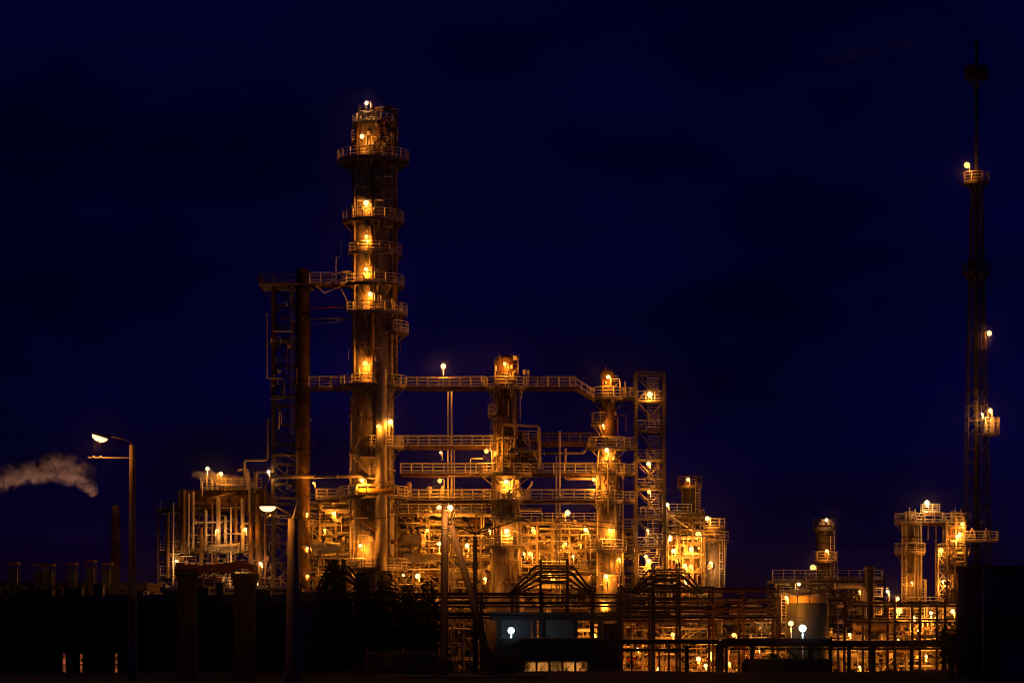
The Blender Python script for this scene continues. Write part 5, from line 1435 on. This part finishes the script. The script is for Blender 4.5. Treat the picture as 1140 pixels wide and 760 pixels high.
def twin_lamp_post():
    s = S(112)
    t = thing('lamp_post', 'unlit dark lamp post with spreading arms beside the wooden pole', 'lamp post', Vector((s.x(529), 112, 4.0)))
    MB().tube([Vector((s.x(529), 112, 3.9)), s.p(529, 597)], 3.0 * s.k, 10, True, 2.2 * s.k).build('pole', 'steel_dark', t)
    for (x, y, d) in ((577, 579, -.6), (485, 577, -.6), (518, 577, .9), (543, 583, 1.0)):
        e = s.p(x, y, d); a = s.p(529, 598)
        MB().pipe([a, a + Vector((0, 0, .15)), a.lerp(e, .45) + Vector((0, 0, .06)), e], .03, 6, .3).build('arm', 'steel_dark', t)
        dv = (e - a); dv.z *= .4; dv.normalize()
        h = MB(); h.bar(e - dv * .18, e + dv * .22, .17, .1); h.bar(e - dv * .08, e + dv * .18, .13, .15); h.build('lamp_head', 'steel_dark', t)
twin_lamp_post()
def old_trestle():
    s = S(96)
    t = thing('concrete_trestle', 'old dark trestle of two thick pillars under a ragged sagging beam', 'trestle', Vector((s.x(240), 96, 4.0)))
    for x, w, y in ((208.5, 10, 640), (272.5, 11.5, 645)):
        m = MB(); n = 8
        P0 = Vector((s.x(x), 96, 3.9)); P1 = s.p(x, y)
        rows = 9
        for i in range(rows):
            f = i / (rows - 1); c = P0.lerp(P1, f); hw = w * s.k * (1 + .03 * math.sin(i * 2.3)); 
            for a, b in ((-1, -1), (1, -1), (1, 1), (-1, 1)): m.v.append((c.x + a * hw, c.y + b * .32, c.z))
        for i in range(rows - 1):
            for j in range(4): m.f.append([i * 4 + j, i * 4 + (j + 1) % 4, (i + 1) * 4 + (j + 1) % 4, (i + 1) * 4 + j]); m.s.append(False)
        m.f.append([0, 3, 2, 1]); m.s.append(False); m.f.append([(rows - 1) * 4 + j for j in range(4)]); m.s.append(False)
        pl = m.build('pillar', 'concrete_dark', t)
        m = MB(); m.bb(s.x(x - w * 1.25), s.x(x + w * 1.3), 95.6, 96.4, s.z(y), s.z(y - 7)); m.bb(s.x(x - w * 1.1), s.x(x + w * 1.1), 95.65, 96.35, s.z(y + 7), s.z(y)); m.build('capital', 'concrete_dark', pl)
    rr = random.Random(4); pts_t = []; pts_b = []
    n = 28
    for i in range(n + 1):
        f = i / n; x = 197 + f * 89
        yt = 626 + 3 * math.sin(f * 5) + (6 * max(0, f - .75) / .25) + rr.uniform(-.8, .8)
        th = 7 + 4 * math.sin(f * math.pi * 2.2 + .4) ** 2 + rr.uniform(-1.2, 2.2)
        pts_t.append(s.p(x, yt)); pts_b.append(s.p(x, yt + th))
    m = MB()
    for i in range(n + 1):
        for d in (-.3, .3):
            m.v.append((pts_t[i].x, pts_t[i].y + d, pts_t[i].z)); m.v.append((pts_b[i].x, pts_b[i].y + d, pts_b[i].z))
    for i in range(n):
        a = i * 4; b = a + 4
        for q in ((a, a + 1, b + 1, b), (a + 2, b + 2, b + 3, a + 3), (a, b, b + 2, a + 2), (a + 1, a + 3, b + 3, b + 1)): m.f.append(list(q)); m.s.append(False)
    m.f.append([0, 2, 3, 1]); m.s.append(False); m.f.append([n * 4, n * 4 + 1, n * 4 + 3, n * 4 + 2]); m.s.append(False)
    m.build('beam', 'rust', t)
    m = MB()
    for i in range(14):
        p = pts_b[2 + i * 2 if 2 + i * 2 <= n else n]; m.bar(p, p + Vector((rr.uniform(-.1, .1), 0, -rr.uniform(.1, .4))), .03)
    m.build('loose_lagging', 'rust', t)
old_trestle()

# overhead cables
def cable(label, pts_px, r=.018, sag=.5):
    a, b = pts_px
    P0 = S(a[2]).p(a[0], a[1]); P1 = S(b[2]).p(b[0], b[1])
    pts = []
    for i in range(25):
        f = i / 24; p = P0.lerp(P1, f); p.z -= sag * 4 * f * (1 - f); pts.append(p)
    tag(MB().tube(pts, r, 5).build('overhead_cable', 'cable_black'), label, 'cable', 'overhead cables')
cable('dark cable running from the wooden pole to the far right', ((504, 565, 108), (1180, 606, 106)), .016, .55)
cable('dark cable from the wooden pole toward the concrete pole', ((486, 565, 108), (330, 575, 92)), .014, .25)
cable('higher dark cable slung from the wooden pole to the dark block', ((497, 563, 108), (1180, 598, 104)), .014, .4)

# ================================================================== VEGETATION
def spruce(label, px, top_y, D, width_px, base_z, seed, n_l=46):
    s = S(D); rr = random.Random(seed)
    zt = s.z(top_y); H = zt - base_z; Wd = width_px * s.k / 2
    base = Vector((s.x(px), D, base_z))
    t = thing('spruce_tree', label, 'tree', base, 'spruces on the bank')
    MB().tube([base + Vector((0, 0, -.1)), base + Vector((0, 0, H * .98))], .14, 8, True, .02).build('trunk', 'bark', t)
    m = MB(); br = MB()
    for i in range(n_l):
        f = .06 + .93 * (i / (n_l - 1)) ** .9
        z = base_z + H * f; L0 = Wd * (1 - f) ** .75 + .06
        nb = 6 + int(6 * (1 - f))
        for j in range(nb):
            an = 2 * math.pi * (j + rr.random() * .8) / nb + i * .7
            L = L0 * rr.uniform(.6, 1.15); d = Vector((math.cos(an), math.sin(an), 0))
            drop = rr.uniform(.12, .34)
            p0 = Vector((base.x, base.y, z)); p1 = p0 + d * L + Vector((0, 0, -L * drop + .02))
            br.bar(p0, p1, .02)
            kn = max(5, int(L / .04))
            for q in range(kn):
                u = (q + rr.random()) / kn
                c = p0.lerp(p1, u)
                for sd in (-1, 1):
                    w = (.14 + .20 * (1 - u)) * rr.uniform(.7, 1.3)
                    side = Vector((-d.y, d.x, 0)) * sd
                    tip = c + side * w + d * w * .6 + Vector((0, 0, rr.uniform(-.16, .05)))
                    b = c + d * .10
                    m.add([c, b, tip], [(0, 1, 2)])
    m.build('crown', 'needles', t); br.build('branches', 'bark', t)
spruce('pointed spruce just right of the concrete pole', 370, 622, 118, 84, 3.6, 1)
spruce('spruce beside the pointed one, slightly shorter', 402, 636, 121, 84, 3.4, 2)
spruce('spruce with its tip against the tallest column foot', 430, 634, 119, 86, 3.5, 3)
spruce('shorter spruce nearest the wooden pole', 455, 650, 117, 84, 3.6, 4)
spruce('dense spruce crowding the wooden pole', 476, 646, 122, 64, 3.2, 5)

def leafy(label, px, top_y, D, wpx, base_z, seed, n=1400, name='bush', leafm='leaves', sz=.07):
    s = S(D); rr = random.Random(seed); zt = s.z(top_y); H = zt - base_z; W = wpx * s.k / 2
    base = Vector((s.x(px), D, base_z))
    t = thing(name, label, 'bush', base, 'bushes on the bank')
    st = MB(); lf = MB()
    for i in range(14):
        an = rr.uniform(0, 6.28); q = base + Vector((math.cos(an) * W * rr.uniform(.2, .9), math.sin(an) * W * .6, H * rr.uniform(.6, 1.0)))
        mid = base.lerp(q, .5) + Vector((rr.uniform(-.1, .1), 0, H * .1))
        st.tube([base + Vector((rr.uniform(-.1, .1), 0, -.05)), mid, q], .02, 5, True, .006)
        for j in range(n // 14):
            f = rr.uniform(.35, 1.05); c = (base.lerp(mid, f * 2) if f < .5 else mid.lerp(q, f * 2 - 1)) + Vector((rr.gauss(0, .16), rr.gauss(0, .16), rr.gauss(0, .14)))
            a = Vector((rr.uniform(-1, 1), rr.uniform(-1, 1), rr.uniform(-1, 1))).normalized() * sz * rr.uniform(.6, 1.4)
            b = a.orthogonal().normalized() * sz * .5
            lf.add([c - a, c + b, c + a, c - b], [(0, 1, 2, 3)])
    st.build('stem', 'twig', t)
    if n: lf.build('foliage', leafm, t)
leafy('dark leafy bush at the foot of the diagonal brace', 562, 722, 113, 52, 3.9, 11)
leafy('dark leafy bush against the dark block', 1058, 690, 108, 30, 3.9, 12, 1800)
leafy('low dark bush under the spruces', 440, 722, 112, 70, 3.9, 13)
leafy('round dark bush beside the low building, under its roof corner', 668, 722, 160, 20, 1.0, 15, 900, sz=.1)
leafy('reddish twiggy thicket at the bottom beside the wire coils', 400, 736, 104, 60, 3.95, 14, 260, leafm='twig', sz=.05)
leafy('dark bush behind the street lamp pole', 100, 684, 130, 34, 3.0, 16, 1500)

def wire_coil():
    s = S(106)
    t = thing('wire_fence', 'coiled barbed wire on thin posts along the bank', 'fence', Vector((s.x(450), 106, 4.1)))
    pts = []
    for i in range(420):
        f = i / 419; an = f * 2 * math.pi * 26
        pts.append(Vector((s.x(405) + (s.x(490) - s.x(405)) * f + math.cos(an) * .12, 106 + math.sin(an) * .42, s.z(736) + math.cos(an) * .42)))
    MB().tube(pts, .008, 4).build('coil', 'wire', t)
    for x in (408, 449, 489): MB().cyl(Vector((s.x(x), 106, 4.0)), s.p(x, 720), .03, 6).build('post', 'rust', t)
    for y in (728, 742): MB().bar(s.p(405, y), s.p(490, y), .012).build('strand', 'wire', t)
    s = S(118)
    for i, x in enumerate((515, 523)):
        p = thing('fence_post', ['taller pale thin post behind the wooden brace', 'shorter pale thin post behind the wooden brace'][i], 'post', Vector((s.x(x), 118, 3.6)))
        MB().cyl(Vector((s.x(x), 118, 3.5)), s.p(x, 703 + i * 25), .035, 6).build('shaft', 'galvanised', p)
        MB().ball(s.p(x, 702.5 + i * 25), .045, 8, 4).build('cap', 'galvanised', p)
wire_coil()

# low kerb wall along the bank
s_ = S(101)
wall = thing('low_wall', 'low reddish concrete block kerb along the bottom edge', 'wall', Vector((s_.x(500), 101, 3.9)))
for i in range(26):
    x = 395 + i * 8.2
    MB().bb(s_.x(x), s_.x(x + 7.9), 101, 101.4, 3.8, s_.z(751.5 + (i * 37 % 5) * .15)).build('block', 'concrete', wall)

# grass along the bank: uncountable
def grass():
    rr = random.Random(5); m = MB()
    for i in range(9000):
        y = rr.uniform(92, 117); x = rr.uniform(-.2, .2) * y
        h = rr.uniform(.06, .3); an = rr.uniform(0, 3.14); w = .012
        b = Vector((x, y, 4.05)); d = Vector((math.cos(an), math.sin(an), 0)) * w
        m.add([b - d, b + d, b + Vector((rr.uniform(-.1, .1), rr.uniform(-.1, .1), h))], [(0, 1, 2)])
    o = m.build('grass', 'leaves'); tag(o, 'dark rough grass along the top of the bank', 'grass', kind='stuff')
grass()

# ================================================================== SMOKE
def puff_mat(name, col, dens, scale, lo, hi):
    m = bpy.data.materials.new(name); m.use_nodes = True
    n, l = m.node_tree.nodes, m.node_tree.links
    n.clear()
    tc_ = n.new('ShaderNodeTexCoord'); gr = n.new('ShaderNodeTexGradient'); gr.gradient_type = 'SPHERICAL'
    l.new(tc_.outputs['Object'], gr.inputs[0])
    g = n.new('ShaderNodeNewGeometry')
    t = n.new('ShaderNodeTexNoise'); t.inputs['Scale'].default_value = scale; t.inputs['Detail'].default_value = 5; t.inputs['Roughness'].default_value = .62
    t.inputs['Distortion'].default_value = .6
    l.new(g.outputs['Position'], t.inputs['Vector'])
    r = n.new('ShaderNodeMapRange'); r.inputs[1].default_value = lo; r.inputs[2].default_value = hi; r.inputs[3].default_value = 0; r.inputs[4].default_value = dens
    l.new(t.outputs[0], r.inputs[0])
    mu = n.new('ShaderNodeMath'); mu.operation = 'MULTIPLY'; l.new(gr.outputs['Fac'], mu.inputs[0]); l.new(r.outputs[0], mu.inputs[1])
    v = n.new('ShaderNodeVolumePrincipled'); v.inputs['Color'].default_value = (*col, 1)
    l.new(mu.outputs[0], v.inputs['Density'])
    o = n.new('ShaderNodeOutputMaterial'); l.new(v.outputs[0], o.inputs['Volume'])
    MATS[name] = m
puff_mat('smoke_brown', (.95, .92, .92), 1.5, .9, .45, .66)
puff_mat('steam', (.95, .95, .95), 1.6, .9, .40, .62)
puff_mat('smoke_thin', (.9, .9, .95), .5, .5, .36, .66)
def plume(name, label, path, D, mat_, seed, n):
    """a string of soft overlapping puffs; path: (px, py, radius px)"""
    s = S(D); rr = random.Random(seed)
    root = thing(name, label, 'smoke', s.p(path[0][0], path[0][1])); root['kind'] = 'stuff'
    base = MB(); base.ball((0, 0, 0), 1.0, 16, 10)
    proto = None
    for i in range(n):
        f = i / (n - 1) * (len(path) - 1); j = min(int(f), len(path) - 2); u = f - j
        x, y, r = [path[j][q] * (1 - u) + path[j + 1][q] * u for q in range(3)]
        c = s.p(x + rr.uniform(-.25, .25) * r, y + rr.uniform(-.25, .25) * r, rr.uniform(-.4, .4) * r * s.k)
        if proto is None:
            o = base.build('puff', mat_); proto = o
        else:
            o = proto.copy(); COL.objects.link(o)
        o.parent = root; o.location = c - root.location
        R_ = r * s.k * rr.uniform(1.25, 1.7)
        o.scale = (R_ * rr.uniform(1.0, 1.4), R_, R_ * rr.uniform(.8, 1.0)); o.rotation_euler = (0, rr.uniform(-.5, .5), 0)
plume('smoke_plume', 'brownish smoke plume drifting off to the left', [(104, 550, 3), (98, 540, 6), (88, 528, 9), (76, 521, 12.5), (63, 518, 12.5), (50, 523, 11), (36, 528, 10.5), (22, 527, 11), (6, 533, 10), (-14, 537, 9)], 325, 'smoke_brown', 3, 30)
plume('steam_plume', 'pale steam drifting over the furnace structure', [(282, 538, 3), (268, 535, 5.5), (254, 536, 6), (240, 534, 6), (228, 530, 5), (217, 528, 3)], 311.5, 'steam', 9, 14)
plume('smoke_plume', 'faint smoke trailing from the flare mast tip', [(1086, 44, 2), (1068, 45, 4), (1046, 46, 5), (1022, 48, 6), (992, 52, 7), (955, 60, 7), (928, 66, 5)], 318, 'smoke_thin', 5, 20)
HAZE = 9e-5  # clear air otherwise: haze added so each lamp gets a soft halo
if HAZE:
    m = bpy.data.materials.new('halo_haze'); m.use_nodes = True
    n_, l_ = m.node_tree.nodes, m.node_tree.links
    n_.clear()
    v = n_.new('ShaderNodeVolumePrincipled'); v.inputs['Color'].default_value = (.9, .9, .92, 1); v.inputs['Density'].default_value = HAZE; v.inputs['Anisotropy'].default_value = .996
    o_ = n_.new('ShaderNodeOutputMaterial'); l_.new(v.outputs[0], o_.inputs['Volume'])
    MATS['halo_haze'] = m
    o = MB().bb(-420, 420, -160, 620, -1.5, 95).build('haze', 'halo_haze')
    o['kind'] = 'stuff'; o['label'] = 'thin haze added over the whole plant to give the lamps halos'; o['category'] = 'haze'
print('lamps', N_L[0], 'objects', len(bpy.data.objects))
